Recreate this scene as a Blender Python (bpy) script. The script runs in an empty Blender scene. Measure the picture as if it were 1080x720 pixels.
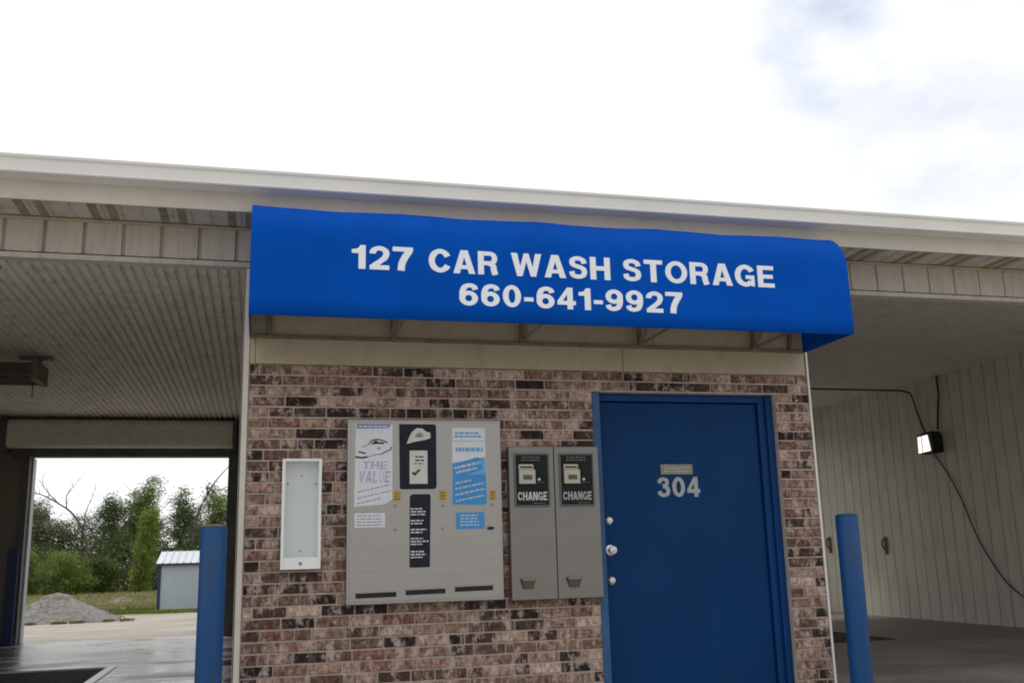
import bpy, math, random
import numpy as np
from mathutils import Vector, Matrix

random.seed(7)
rng = np.random.default_rng(7)
sc = bpy.context.scene
COL = sc.collection
R = math.radians

# ------------------------------------------------------------------ camera
CAM = (0.0886508, -6.29796712, 0.997922554)
YAW, PITCH, ROLL, FPX = 0.252713867, 0.216446819, -0.0263166777, 1035.50698
fw = Vector((math.sin(YAW)*math.cos(PITCH), math.cos(YAW)*math.cos(PITCH), math.sin(PITCH)))
rt = fw.cross(Vector((0, 0, 1))).normalized()
up = rt.cross(fw)
r2 = rt*math.cos(ROLL) + up*math.sin(ROLL)
u2 = -rt*math.sin(ROLL) + up*math.cos(ROLL)
camd = bpy.data.cameras.new('camera')
cam = bpy.data.objects.new('camera', camd)
COL.objects.link(cam)
cam.matrix_world = Matrix(((r2.x, u2.x, -fw.x, CAM[0]), (r2.y, u2.y, -fw.y, CAM[1]), (r2.z, u2.z, -fw.z, CAM[2]), (0, 0, 0, 1)))
camd.sensor_fit = 'HORIZONTAL'
camd.sensor_width = 36
camd.lens = FPX/1080*36
camd.clip_start = 0.05
camd.clip_end = 3000
sc.camera = cam

# ------------------------------------------------------------------ world, sun, exposure
SKY_DIM = 0.66
SUN_EL, SUN_AZ = 48, -20          # azimuth measured from +Y (behind the building) towards +X
THIN = [(0.4964, 0.7341, 0.4634, 0.3, 5.0, 0.42), (0.6137, 0.6941, 0.3764, 1.0, 9.0, 0.22), (0.5501, 0.7283, 0.4094, 1, 10, 0.07), (0.1237, 0.8444, 0.5212, 0.2, 3.0, 0.32)]
w = bpy.data.worlds.new('World')
sc.world = w
w.use_nodes = True
nt = w.node_tree
nt.nodes.clear()
def N(t, **k):
    n = nt.nodes.new(t)
    for a, b in k.items():
        setattr(n, a, b)
    return n
sky = N('ShaderNodeTexSky', sky_type='NISHITA', sun_disc=False)
sky.sun_elevation = R(SUN_EL)
sky.sun_rotation = R(SUN_AZ)
sky.air_density = 1.0
sky.dust_density = 0.6
tc = N('ShaderNodeTexCoord')
mp = N('ShaderNodeMapping')
mp.inputs['Location'].default_value = (1.3, 0.4, 0.2)
mp.inputs['Scale'].default_value = (1.0, 1.0, 2.2)
nz = N('ShaderNodeTexNoise')
nz.inputs['Scale'].default_value = 2.6
nz.inputs['Detail'].default_value = 8
nz.inputs['Roughness'].default_value = 0.55
cr = N('ShaderNodeValToRGB')          # cloud cover
cr.color_ramp.elements[0].position = 0.22
cr.color_ramp.elements[0].color = (0.42, 0.42, 0.42, 1)
cr.color_ramp.elements[1].position = 0.34
cr.color_ramp.elements[1].color = (1, 1, 1, 1)
nz2 = N('ShaderNodeTexNoise')
nz2.inputs['Scale'].default_value = 1.7
nz2.inputs['Detail'].default_value = 6
cl = N('ShaderNodeValToRGB')          # cloud brightness
cl.color_ramp.elements[0].position = 0.3
cl.color_ramp.elements[0].color = (0.88, 0.90, 0.93, 1)
cl.color_ramp.elements[1].position = 0.6
cl.color_ramp.elements[1].color = (1, 1, 1, 1)
sc2 = N('ShaderNodeVectorMath', operation='SCALE')
sc2.inputs['Scale'].default_value = 11.8
mx = N('ShaderNodeMixRGB')
bg = N('ShaderNodeBackground')
bg.inputs['Strength'].default_value = 0.10
out = N('ShaderNodeOutputWorld')
L = nt.links.new
L(tc.outputs['Generated'], mp.inputs['Vector'])
L(mp.outputs['Vector'], nz.inputs['Vector'])
L(mp.outputs['Vector'], nz2.inputs['Vector'])
L(nz.outputs['Fac'], cr.inputs['Fac'])
L(nz2.outputs['Fac'], cl.inputs['Fac'])
L(cl.outputs['Color'], sc2.inputs[0])
# thin places in the cloud where blue shows faintly, each a patch of the sky dome
cover = cr.outputs['Color']
nz3 = N('ShaderNodeTexNoise')
nz3.inputs['Scale'].default_value = 10
nz3.inputs['Detail'].default_value = 6
mp3 = N('ShaderNodeMapping')
mp3.inputs['Scale'].default_value = (1, 1, 1.9)
L(tc.outputs['Generated'], mp3.inputs['Vector'])
L(mp3.outputs['Vector'], nz3.inputs['Vector'])
for (dx, dy, dz, inner, outer, amt) in THIN:
    dn = N('ShaderNodeVectorMath', operation='DOT_PRODUCT')
    dn.inputs[1].default_value = (dx, dy, dz)
    L(tc.outputs['Generated'], dn.inputs[0])
    mr1 = N('ShaderNodeMapRange')
    mr1.inputs['From Min'].default_value = math.cos(R(outer))
    mr1.inputs['From Max'].default_value = math.cos(R(inner))
    mr1.interpolation_type = 'SMOOTHSTEP'
    L(dn.outputs['Value'], mr1.inputs['Value'])
    mr2 = N('ShaderNodeMapRange')
    mr2.inputs['From Min'].default_value = 0.30
    mr2.inputs['From Max'].default_value = 0.66
    L(nz3.outputs['Fac'], mr2.inputs['Value'])
    mu = N('ShaderNodeMath', operation='MULTIPLY')
    L(mr1.outputs['Result'], mu.inputs[0])
    L(mr2.outputs['Result'], mu.inputs[1])
    mu2 = N('ShaderNodeMath', operation='MULTIPLY')
    mu2.inputs[1].default_value = amt
    L(mu.outputs[0], mu2.inputs[0])
    sb_ = N('ShaderNodeMath', operation='SUBTRACT')
    L(cover, sb_.inputs[0])
    L(mu2.outputs[0], sb_.inputs[1])
    sb_.use_clamp = True
    cover = sb_.outputs[0]
L(cover, mx.inputs['Fac'])
blue = N('ShaderNodeVectorMath', operation='MULTIPLY')
blue.inputs[1].default_value = (0.72, 0.98, 1.3)
L(sky.outputs['Color'], blue.inputs[0])
L(blue.outputs['Vector'], mx.inputs['Color1'])
# the overcast is brightest round the hidden sun, dimmest opposite it
dp = N('ShaderNodeVectorMath', operation='DOT_PRODUCT')
dp.inputs[1].default_value = (math.sin(R(SUN_AZ))*math.cos(R(SUN_EL)), math.cos(R(SUN_AZ))*math.cos(R(SUN_EL)), math.sin(R(SUN_EL)))
L(tc.outputs['Generated'], dp.inputs[0])
dr_ = N('ShaderNodeMapRange')
dr_.inputs['From Min'].default_value = -0.6
dr_.inputs['From Max'].default_value = 0.75
dr_.inputs['To Min'].default_value = SKY_DIM
dr_.inputs['To Max'].default_value = 1.0
L(dp.outputs['Value'], dr_.inputs['Value'])
sc3 = N('ShaderNodeVectorMath', operation='SCALE')
L(sc2.outputs['Vector'], sc3.inputs[0])
L(dr_.outputs['Result'], sc3.inputs['Scale'])
L(sc3.outputs['Vector'], mx.inputs['Color2'])
L(mx.outputs['Color'], bg.inputs['Color'])
L(bg.outputs['Background'], out.inputs['Surface'])

sd = bpy.data.lights.new('sun', 'SUN')
sd.energy = 1.4
sd.angle = R(12)
sd.color = (1.0, 0.95, 0.88)
so = bpy.data.objects.new('sun', sd)
COL.objects.link(so)
d = Vector((math.sin(R(SUN_AZ))*math.cos(R(SUN_EL)), math.cos(R(SUN_AZ))*math.cos(R(SUN_EL)), math.sin(R(SUN_EL))))
so.rotation_euler = d.to_track_quat('Z', 'Y').to_euler()
so.location = (-5, 10, 12)

sc.view_settings.view_transform = 'Standard'
sc.view_settings.look = 'None'
sc.view_settings.exposure = 0.0
sc.view_settings.gamma = 1
sc.view_settings.use_curve_mapping = False
sc.render.engine = 'CYCLES'
sc.cycles.use_denoising = True
sc.cycles.filter_width = 1.9
sc.cycles.max_bounces = 10
sc.cycles.diffuse_bounces = 6
sc.cycles.glossy_bounces = 4

# ------------------------------------------------------------------ materials
def srgb(r, g, b):
    f = lambda c: ((c/255+0.055)/1.055)**2.4 if c/255 > 0.04045 else c/255/12.92
    return (f(r), f(g), f(b))

def mat(name, col, rough=0.6, metal=0.0, var=0.12, scale=4.0, detail=5, bump=0.0, bscale=40.0, streak=None, col2=None, rvar=0.0,
        emit=None, estr=0.0, spec=0.5, ramp=(0.3, 0.7)):
    """one principled material; slow colour variation between col*(1-var) and col*(1+var), or col and col2"""
    m = bpy.data.materials.new(name)
    m.use_nodes = True
    t = m.node_tree
    b = t.nodes['Principled BSDF']
    b.inputs['Roughness'].default_value = rough
    b.inputs['Metallic'].default_value = metal
    b.inputs['Specular IOR Level'].default_value = spec
    c = t.nodes.new('ShaderNodeTexCoord')
    mpn = t.nodes.new('ShaderNodeMapping')
    t.links.new(c.outputs['Object'], mpn.inputs['Vector'])
    if streak:
        mpn.inputs['Scale'].default_value = streak
    n = t.nodes.new('ShaderNodeTexNoise')
    n.inputs['Scale'].default_value = scale
    n.inputs['Detail'].default_value = detail
    n.inputs['Roughness'].default_value = 0.6
    t.links.new(mpn.outputs['Vector'], n.inputs['Vector'])
    r = t.nodes.new('ShaderNodeValToRGB')
    r.color_ramp.elements[0].position = ramp[0]
    r.color_ramp.elements[1].position = ramp[1]
    if col2 is None:
        a0 = tuple(max(0, x*(1-var)) for x in col)
        a1 = tuple(min(1, x*(1+var)) for x in col)
    else:
        a0, a1 = col, col2
    r.color_ramp.elements[0].color = (*a0, 1)
    r.color_ramp.elements[1].color = (*a1, 1)
    t.links.new(n.outputs['Fac'], r.inputs['Fac'])
    t.links.new(r.outputs['Color'], b.inputs['Base Color'])
    if rvar:
        mr = t.nodes.new('ShaderNodeMapRange')
        mr.inputs['From Min'].default_value = 0.35
        mr.inputs['From Max'].default_value = 0.65
        mr.inputs['To Min'].default_value = max(0.02, rough-rvar)
        mr.inputs['To Max'].default_value = min(1, rough+rvar)
        t.links.new(n.outputs['Fac'], mr.inputs['Value'])
        t.links.new(mr.outputs['Result'], b.inputs['Roughness'])
    if bump:
        n2 = t.nodes.new('ShaderNodeTexNoise')
        n2.inputs['Scale'].default_value = bscale
        n2.inputs['Detail'].default_value = 4
        t.links.new(c.outputs['Object'], n2.inputs['Vector'])
        bp = t.nodes.new('ShaderNodeBump')
        bp.inputs['Strength'].default_value = bump
        bp.inputs['Distance'].default_value = 0.01
        t.links.new(n2.outputs['Fac'], bp.inputs['Height'])
        t.links.new(bp.outputs['Normal'], b.inputs['Normal'])
    if emit:
        b.inputs['Emission Color'].default_value = (*emit, 1)
        b.inputs['Emission Strength'].default_value = estr
    return m

def dirty(name, col, dirt, rough=0.55, zstreak=True, amount=0.5, metal=0.0, spec=0.4):
    """painted sheet metal with run-down streaks and grime specks"""
    m = mat(name, col, rough=rough, var=0.06, scale=1.5, spec=spec, metal=metal)
    t = m.node_tree
    b = t.nodes['Principled BSDF']
    base = b.inputs['Base Color'].links[0].from_socket
    c = t.nodes.new('ShaderNodeTexCoord')
    mp_ = t.nodes.new('ShaderNodeMapping')
    mp_.inputs['Scale'].default_value = (9, 9, 0.9) if zstreak else (3, 3, 3)
    n = t.nodes.new('ShaderNodeTexNoise')
    n.inputs['Scale'].default_value = 2.2
    n.inputs['Detail'].default_value = 7
    n.inputs['Roughness'].default_value = 0.7
    r = t.nodes.new('ShaderNodeValToRGB')
    r.color_ramp.elements[0].position = 0.48
    r.color_ramp.elements[0].color = (0, 0, 0, 1)
    r.color_ramp.elements[1].position = 0.78
    r.color_ramp.elements[1].color = (amount, amount, amount, 1)
    x = t.nodes.new('ShaderNodeMixRGB')
    x.inputs['Color2'].default_value = (*dirt, 1)
    t.links.new(c.outputs['Object'], mp_.inputs['Vector'])
    t.links.new(mp_.outputs['Vector'], n.inputs['Vector'])
    t.links.new(n.outputs['Fac'], r.inputs['Fac'])
    t.links.new(r.outputs['Color'], x.inputs['Fac'])
    t.links.new(base, x.inputs['Color1'])
    t.links.new(x.outputs['Color'], b.inputs['Base Color'])
    return m

def attr_mat(name, rough=0.85, noise=30.0, amt=0.6, pale=(0.5, 0.45, 0.4), pale_amt=0.5, bump=0.5, trans=0.0, scl=(1, 1, 1), pfreq=0.55):
    """colour from the mesh's own per-face colour, broken up by noise"""
    m = bpy.data.materials.new(name)
    m.use_nodes = True
    t = m.node_tree
    b = t.nodes['Principled BSDF']
    b.inputs['Roughness'].default_value = rough
    b.inputs['Specular IOR Level'].default_value = 0.25
    a = t.nodes.new('ShaderNodeVertexColor')
    a.layer_name = 'tone'
    c = t.nodes.new('ShaderNodeTexCoord')
    mp_ = t.nodes.new('ShaderNodeMapping')
    mp_.inputs['Scale'].default_value = scl
    t.links.new(c.outputs['Object'], mp_.inputs['Vector'])
    n = t.nodes.new('ShaderNodeTexNoise')
    n.inputs['Scale'].default_value = noise
    n.inputs['Detail'].default_value = 6
    n.inputs['Roughness'].default_value = 0.7
    t.links.new(mp_.outputs['Vector'], n.inputs['Vector'])
    mr = t.nodes.new('ShaderNodeMapRange')
    mr.inputs['From Min'].default_value = 0.3
    mr.inputs['From Max'].default_value = 0.7
    mr.inputs['To Min'].default_value = 1-amt
    mr.inputs['To Max'].default_value = 1+amt
    t.links.new(n.outputs['Fac'], mr.inputs['Value'])
    v = t.nodes.new('ShaderNodeVectorMath')
    v.operation = 'SCALE'
    t.links.new(a.outputs['Color'], v.inputs[0])
    t.links.new(mr.outputs['Result'], v.inputs['Scale'])
    last = v.outputs['Vector']
    if pale_amt:
        n3 = t.nodes.new('ShaderNodeTexNoise')
        n3.inputs['Scale'].default_value = noise*pfreq
        n3.inputs['Detail'].default_value = 8
        n3.inputs['Roughness'].default_value = 0.75
        r = t.nodes.new('ShaderNodeValToRGB')
        dk = t.nodes.new('ShaderNodeTexNoise')      # burnt patches inside a brick
        dk.inputs['Scale'].default_value = noise*0.8
        dk.inputs['Detail'].default_value = 6
        dk.inputs['Roughness'].default_value = 0.7
        of = t.nodes.new('ShaderNodeVectorMath')
        of.inputs[1].default_value = (7.3, 2.1, 4.4)
        t.links.new(mp_.outputs['Vector'], of.inputs[0])
        t.links.new(of.outputs['Vector'], dk.inputs['Vector'])
        dm = t.nodes.new('ShaderNodeMapRange')
        dm.inputs['From Min'].default_value = 0.44
        dm.inputs['From Max'].default_value = 0.60
        dm.inputs['To Min'].default_value = 1.08
        dm.inputs['To Max'].default_value = 0.58
        t.links.new(dk.outputs['Fac'], dm.inputs['Value'])
        v2 = t.nodes.new('ShaderNodeVectorMath')
        v2.operation = 'SCALE'
        t.links.new(last, v2.inputs[0])
        t.links.new(dm.outputs['Result'], v2.inputs['Scale'])
        last = v2.outputs['Vector']
        r.color_ramp.elements[0].position = 0.505
        r.color_ramp.elements[0].color = (0, 0, 0, 1)
        r.color_ramp.elements[1].position = 0.60
        r.color_ramp.elements[1].color = (pale_amt,)*3 + (1,)
        x = t.nodes.new('ShaderNodeMixRGB')
        x.inputs['Color2'].default_value = (*pale, 1)
        t.links.new(mp_.outputs['Vector'], n3.inputs['Vector'])
        t.links.new(n3.outputs['Fac'], r.inputs['Fac'])
        t.links.new(r.outputs['Color'], x.inputs['Fac'])
        t.links.new(last, x.inputs['Color1'])
        last = x.outputs['Color']
    t.links.new(last, b.inputs['Base Color'])
    if bump:
        bp = t.nodes.new('ShaderNodeBump')
        bp.inputs['Strength'].default_value = bump
        bp.inputs['Distance'].default_value = 0.004
        t.links.new(n.outputs['Fac'], bp.inputs['Height'])
        t.links.new(bp.outputs['Normal'], b.inputs['Normal'])
    if trans:
        tr = t.nodes.new('ShaderNodeBsdfTranslucent')
        ad = t.nodes.new('ShaderNodeMixShader')
        ad.inputs['Fac'].default_value = trans
        o = t.nodes['Material Output']
        t.links.new(last, tr.inputs['Color'])
        t.links.new(b.outputs['BSDF'], ad.inputs[1])
        t.links.new(tr.outputs['BSDF'], ad.inputs[2])
        t.links.new(ad.outputs['Shader'], o.inputs['Surface'])
    return m

M = dict(
    brick=attr_mat('brick', noise=34, amt=0.8, pale=(0.55, 0.435, 0.365), pale_amt=0.80, bump=0.9, scl=(1.15, 1, 0.75), pfreq=0.30),
    mortar=mat('mortar', (0.52, 0.435, 0.38), 0.95, var=0.2, scale=14, bump=0.6, bscale=180),
    beige=dirty('beige_siding', (0.47, 0.43, 0.37), (0.16, 0.13, 0.10), amount=0.45),
    trim=dirty('tan_trim_paint', (0.44, 0.37, 0.26), (0.2, 0.16, 0.11), amount=0.4, zstreak=False),
    fascia=dirty('fascia_paint', (0.62, 0.58, 0.51), (0.35, 0.31, 0.27), amount=0.25, zstreak=False),
    gutter=mat('gutter_enamel', (0.76, 0.75, 0.72), 0.35, var=0.05, scale=2),
    soffit=dirty('soffit_vinyl', (0.52, 0.49, 0.43), (0.15, 0.12, 0.09), amount=0.6, zstreak=False),
    vent=mat('soffit_perforated', (0.25, 0.215, 0.16), 0.8, var=0.3, scale=9),
    ceiling=dirty('bay_ceiling_panel', (0.82, 0.78, 0.72), (0.22, 0.11, 0.08), amount=0.55, zstreak=False, rough=0.7),
    ceiling2=dirty('brown_grey_ceiling_panel', (0.64, 0.61, 0.56), (0.24, 0.21, 0.17), amount=0.4, zstreak=False, rough=0.7),
    baywall=dirty('bay_wall_panel', (0.66, 0.64, 0.57), (0.18, 0.16, 0.12), amount=0.45, rough=0.5),
    backwall=dirty('back_wall_panel', (0.24, 0.22, 0.18), (0.09, 0.08, 0.06), amount=0.5),
    jamb=mat('door_track_steel', (0.10, 0.095, 0.09), 0.6, var=0.3),
    hood=dirty('shutter_hood_steel', (0.70, 0.66, 0.58), (0.14, 0.12, 0.09), amount=0.35, zstreak=False),
    canvas=mat('blue_canvas', (0.000, 0.080, 0.46), 0.75, var=0.13, scale=1.6, bump=0.22, bscale=11, spec=0.06),
    canvas_in=mat('blue_canvas_lining', (0.004, 0.03, 0.16), 0.8, var=0.1),
    white_vinyl=mat('white_vinyl_letters', (0.88, 0.92, 1.0), 0.5, var=0.03, scale=12),
    awnframe=mat('awning_frame_steel', (0.20, 0.15, 0.11), 0.6, var=0.3, scale=20),
    bluedoor=dirty('blue_door_paint', (0.002, 0.040, 0.140), (0.012, 0.040, 0.095), amount=0.5, rough=0.5, spec=0.12),
    blueframe=mat('blue_frame_paint', (0.002, 0.042, 0.165), 0.5, var=0.14, scale=3, spec=0.2),
    reflectframe=mat('blue_frame_painted_reflection', (0.035, 0.105, 0.25), 0.5, var=0.15, scale=5, spec=0.3),  # frame blue lightened: the reflection on the left jamb is put into the colour
    bluepost=dirty('blue_bollard_paint', (0.004, 0.066, 0.215), (0.05, 0.055, 0.065), amount=0.85, rough=0.5, spec=0.3),
    rust=mat('rusty_cap_steel', (0.22, 0.15, 0.10), 0.8, var=0.35, scale=30),
    steel=mat('brushed_stainless', (0.375, 0.362, 0.345), 0.34, metal=0.85, var=0.06, scale=3, streak=(1, 1, 14), rvar=0.08),
    steel2=mat('dull_stainless', (0.235, 0.225, 0.205), 0.40, metal=0.75, var=0.09, scale=2.5, streak=(1, 1, 8), rvar=0.08),
    chrome=mat('satin_chrome', (0.62, 0.62, 0.62), 0.22, metal=1.0, var=0.05),
    black=mat('black_slot', (0.008, 0.008, 0.008), 0.7, var=0.2),
    decal_black=mat('black_decal', (0.012, 0.012, 0.024), 0.55, var=0.2, scale=12, spec=0.25),
    paper=mat('white_decal', (0.68, 0.69, 0.73), 0.55, var=0.05, scale=12),
    paper2=mat('grey_white_decal', (0.60, 0.60, 0.56), 0.6, var=0.08, scale=20),
    inkgrey=mat('faded_print', (0.24, 0.24, 0.30), 0.7, var=0.2, scale=60),
    inkblue=mat('lavender_print', (0.16, 0.17, 0.50), 0.6, var=0.2, scale=30),
    inkpale=mat('pale_lavender_print', (0.42, 0.43, 0.60), 0.6, var=0.25, scale=40),
    inkdark=mat('dark_print', (0.035, 0.04, 0.04), 0.6, var=0.3, scale=60),
    inkwhite=mat('white_print', (0.55, 0.56, 0.58), 0.6, var=0.15, scale=60),
    sky_decal=mat('light_blue_decal', (0.13, 0.38, 0.72), 0.5, var=0.12, scale=8),
    mid_decal=mat('bright_blue_decal', (0.035, 0.27, 0.62), 0.5, var=0.08, scale=8),
    yellow=mat('yellow_sticker', (0.46, 0.31, 0.03), 0.55, var=0.12, scale=40),
    cream=mat('cream_plastic', (0.46, 0.44, 0.37), 0.5, var=0.06),
    bezel=mat('dark_green_bezel', (0.012, 0.016, 0.015), 0.6, var=0.3, scale=14, spec=0.2),
    bezelrim=mat('bezel_rim', (0.10, 0.12, 0.11), 0.4, var=0.1),
    cup=mat('coin_cup_brass', (0.12, 0.105, 0.075), 0.4, metal=0.6, var=0.2),
    enamel=mat('white_enamel', (0.84, 0.85, 0.83), 0.35, var=0.03),
    enamel_in=mat('cabinet_back_enamel', (0.66, 0.70, 0.71), 0.4, var=0.05, scale=3),
    concrete=mat('concrete', (0.46, 0.445, 0.42), 0.8, var=0.16, scale=1.3, bump=0.2, bscale=60),
    wet=mat('wet_concrete', (0.10, 0.098, 0.094), 0.26, col2=(0.30, 0.29, 0.28), scale=0.8, rvar=0.17, bump=0.15, bscale=30, ramp=(0.38, 0.62), streak=(1, 2.2, 1)),
    curb=mat('pale_curb', (0.66, 0.65, 0.62), 0.22, var=0.12, scale=6),
    dryfloor=mat('damp_floor', (0.13, 0.112, 0.10), 0.5, col2=(0.29, 0.255, 0.235), scale=0.9, rvar=0.15, bump=0.15, bscale=30, ramp=(0.38, 0.62)),
    grate=mat('dark_grate_steel', (0.030, 0.028, 0.026), 0.7, var=0.3, scale=30),
    brown=mat('brown_heater_sheet', (0.14, 0.105, 0.075), 0.55, var=0.25, scale=6),
    cable=mat('black_cable', (0.012, 0.012, 0.012), 0.6, var=0.2),
    conduit=mat('dark_conduit', (0.045, 0.038, 0.03), 0.5, var=0.2),
    lens=mat('lit_lamp_lens', (0.9, 0.9, 0.85), 0.3, var=0.02, emit=(1.0, 0.97, 0.86), estr=1.2),
    numeral=mat('door_numerals', (0.38, 0.40, 0.40), 0.5, var=0.12, scale=40),
    plate=mat('brass_name_plate', (0.25, 0.25, 0.17), 0.5, var=0.15, scale=30),
    shed=mat('grey_shed_sheet', (0.46, 0.51, 0.57), 0.45, var=0.06, scale=1),
    shedroof=mat('pale_metal_roof', (0.48, 0.52, 0.58), 0.5, var=0.08, scale=1),
    shedtrim=mat('navy_shed_trim', (0.015, 0.035, 0.12), 0.5, var=0.1),
    roof=mat('roof_sheet', (0.60, 0.60, 0.58), 0.45, var=0.08, scale=0.6),
    bark=mat('grey_bark', (0.13, 0.11, 0.09), 0.95, var=0.35, scale=5, bump=0.5, bscale=20),
    deadbark=mat('dead_bark', (0.11, 0.095, 0.08), 0.95, var=0.3, scale=5),
    pile=mat('gravel_pile_stone', (0.105, 0.092, 0.088), 0.95, col2=(0.29, 0.262, 0.245), scale=9, detail=10, bump=1.0, bscale=14),
    leaf=attr_mat('leaves', rough=0.6, noise=1.1, amt=0.45, pale_amt=0.0, bump=0.0, trans=0.35),
    grassblade=attr_mat('grass_blades', rough=0.7, noise=0.7, amt=0.3, pale_amt=0.0, bump=0.0, trans=0.3),
)

# ------------------------------------------------------------------ helpers
class MB:
    """collects shapes in world coordinates, builds ONE mesh object"""
    def __init__(s):
        s.v, s.f, s.mi, s.tone = [], [], [], []
    def poly(s, pts, faces, mi=0, tone=None):
        o = len(s.v)
        s.v += [tuple(p) for p in pts]
        for f in faces:
            s.f.append(tuple(o+i for i in f))
            s.mi.append(mi)
            s.tone.append(tone or (1, 1, 1))
    def box(s, x0, x1, y0, y1, z0, z1, mi=0, tone=None):
        p = [(x0,y0,z0),(x1,y0,z0),(x1,y1,z0),(x0,y1,z0),(x0,y0,z1),(x1,y0,z1),(x1,y1,z1),(x0,y1,z1)]
        s.poly(p, [(0,3,2,1),(4,5,6,7),(0,1,5,4),(1,2,6,5),(2,3,7,6),(3,0,4,7)], mi, tone)
    def extrude_x(s, prof, x0, x1, closed=True, mi=0):
        """profile of (y, z) points swept along X"""
        n = len(prof)
        p = [(x0, y, z) for y, z in prof] + [(x1, y, z) for y, z in prof]
        f = [(i, (i+1) % n, n+(i+1) % n, n+i) for i in range(n if closed else n-1)]
        if closed:
            f += [tuple(range(n))[::-1], tuple(range(n, 2*n))]
        s.poly(p, f, mi)
    def tube(s, pts, r, n=8, caps=True, mi=0, rads=None):
        pts = [Vector(p) for p in pts]
        rings = []
        for i, p in enumerate(pts):
            a = pts[max(0, i-1)]
            b = pts[min(len(pts)-1, i+1)]
            t = (b-a).normalized()
            ref = Vector((0, 0, 1)) if abs(t.z) < 0.9 else Vector((1, 0, 0))
            u = t.cross(ref).normalized()
            v = t.cross(u)
            rr = rads[i] if rads else r
            rings.append([p + (u*math.cos(2*math.pi*k/n) + v*math.sin(2*math.pi*k/n))*rr for k in range(n)])
        P = [q for g in rings for q in g]
        F = []
        for i in range(len(pts)-1):
            for k in range(n):
                F.append((i*n+k, i*n+(k+1) % n, (i+1)*n+(k+1) % n, (i+1)*n+k))
        if caps:
            F += [tuple(range(n)), tuple(range((len(pts)-1)*n, len(pts)*n))[::-1]]
        s.poly(P, F, mi)
    def bar(s, a, b, wd, mi=0):
        s.tube([a, b], wd*0.7071, 4, True, mi)
    def build(s, name, mats, parent=None, loc=None, smooth=False, bevel=0.0, bseg=2, tones=False):
        if not isinstance(mats, (list, tuple)):
            mats = [mats]
        org = Vector(loc) if loc is not None else Vector((0, 0, 0))
        pw = Vector((0, 0, 0))
        if parent is not None:
            q = parent
            while q is not None:
                pw += q.location
                q = q.parent
            org = pw
        me = bpy.data.meshes.new(name)
        me.from_pydata([tuple(Vector(p)-org) for p in s.v], [], s.f)
        for m_ in mats:
            me.materials.append(m_)
        me.polygons.foreach_set('material_index', s.mi)
        if tones:
            ca = me.color_attributes.new('tone', 'FLOAT_COLOR', 'CORNER')
            arr = []
            for f, t in zip(s.f, s.tone):
                arr += [t[0], t[1], t[2], 1.0]*len(f)
            ca.data.foreach_set('color', arr)
        if smooth:
            me.polygons.foreach_set('use_smooth', [True]*len(s.f))
        me.validate()
        me.update()
        o = bpy.data.objects.new(name, me)
        COL.objects.link(o)
        if parent is not None:
            o.parent = parent
        else:
            o.location = org
        # consistent normals
        import bmesh
        bm = bmesh.new()
        bm.from_mesh(me)
        bmesh.ops.recalc_face_normals(bm, faces=bm.faces)
        bm.to_mesh(me)
        bm.free()
        if smooth:
            try:
                me.set_sharp_from_angle(angle=R(40))
            except Exception:
                pass
        if bevel:
            b = o.modifiers.new('bevel', 'BEVEL')
            b.width = bevel
            b.segments = bseg
            b.limit_method = 'ANGLE'
            b.angle_limit = R(40)
        return o

def thing(name, label, cat, loc=(0, 0, 0), group=None):
    o = bpy.data.objects.new(name, None)
    o.empty_display_size = 0.2
    COL.objects.link(o)
    o.location = loc
    o['label'] = label
    o['category'] = cat
    if group:
        o['group'] = group
    return o

def tag(o, label=None, cat=None, group=None, kind=None):
    if label: o['label'] = label
    if cat: o['category'] = cat
    if group: o['group'] = group
    if kind: o['kind'] = kind
    return o

def bx(name, m, parent, *b, bevel=0.0):
    q = MB()
    q.box(*b)
    return q.build(name, m, parent, bevel=bevel)

def ribbed(u0, u1, v0, v1, place, period, groove, depth, lap=0.0):
    """sheet with grooves: u runs across the ribs, v along them, place(u, v, d) -> point, d = depth into the sheet"""
    pr = []
    u = u0
    while u < u1 - 1e-6:
        e = min(u + period - groove, u1)
        pr += [(u, 0.0), (e, -lap)]
        if e < u1 - 1e-6:
            g = min(u + period, u1)
            if g - e > 0.004:
                pr += [(e+groove*0.25, depth), (g-groove*0.25, depth)]
        u += period
    b = MB()
    n = len(pr)
    b.poly([place(a, v0, dd) for a, dd in pr] + [place(a, v1, dd) for a, dd in pr],
           [(i, i+1, n+i+1, n+i) for i in range(n-1)])
    return b

def _arc(cx, cy, rx, ry, a0, a1, n=18):
    return [(cx+rx*math.cos(R(a0+(a1-a0)*k/n)), cy+ry*math.sin(R(a0+(a1-a0)*k/n))) for k in range(n+1)]
def _cat(P_, k=6):
    P_ = [P_[0]] + list(P_) + [P_[-1]]
    o_ = []
    for i in range(1, len(P_)-2):
        for j in range(k):
            t_ = j/k
            o_.append(tuple(0.5*(2*P_[i][c]+(-P_[i-1][c]+P_[i+1][c])*t_+(2*P_[i-1][c]-5*P_[i][c]+4*P_[i+1][c]-P_[i+2][c])*t_*t_
                      + (-P_[i-1][c]+3*P_[i][c]-3*P_[i+1][c]+P_[i+2][c])*t_**3) for c in (0, 1)))
    o_.append(tuple(P_[-2]))
    return o_
def _bx(a, b_, c, d_):
    return ('P', [(a, c), (b_, c), (b_, d_), (a, d_)])
_mir = lambda pts, w_: [(w_-x, y) for x, y in pts][::-1]
_SIX = [('R', (0.35, 0.33, 0.235, 0.235)), ('S', _cat([(0.60, 0.72), (0.545, 0.855), (0.39, 0.905), (0.22, 0.84), (0.125, 0.62), (0.115, 0.34)]), 0.20)]
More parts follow.
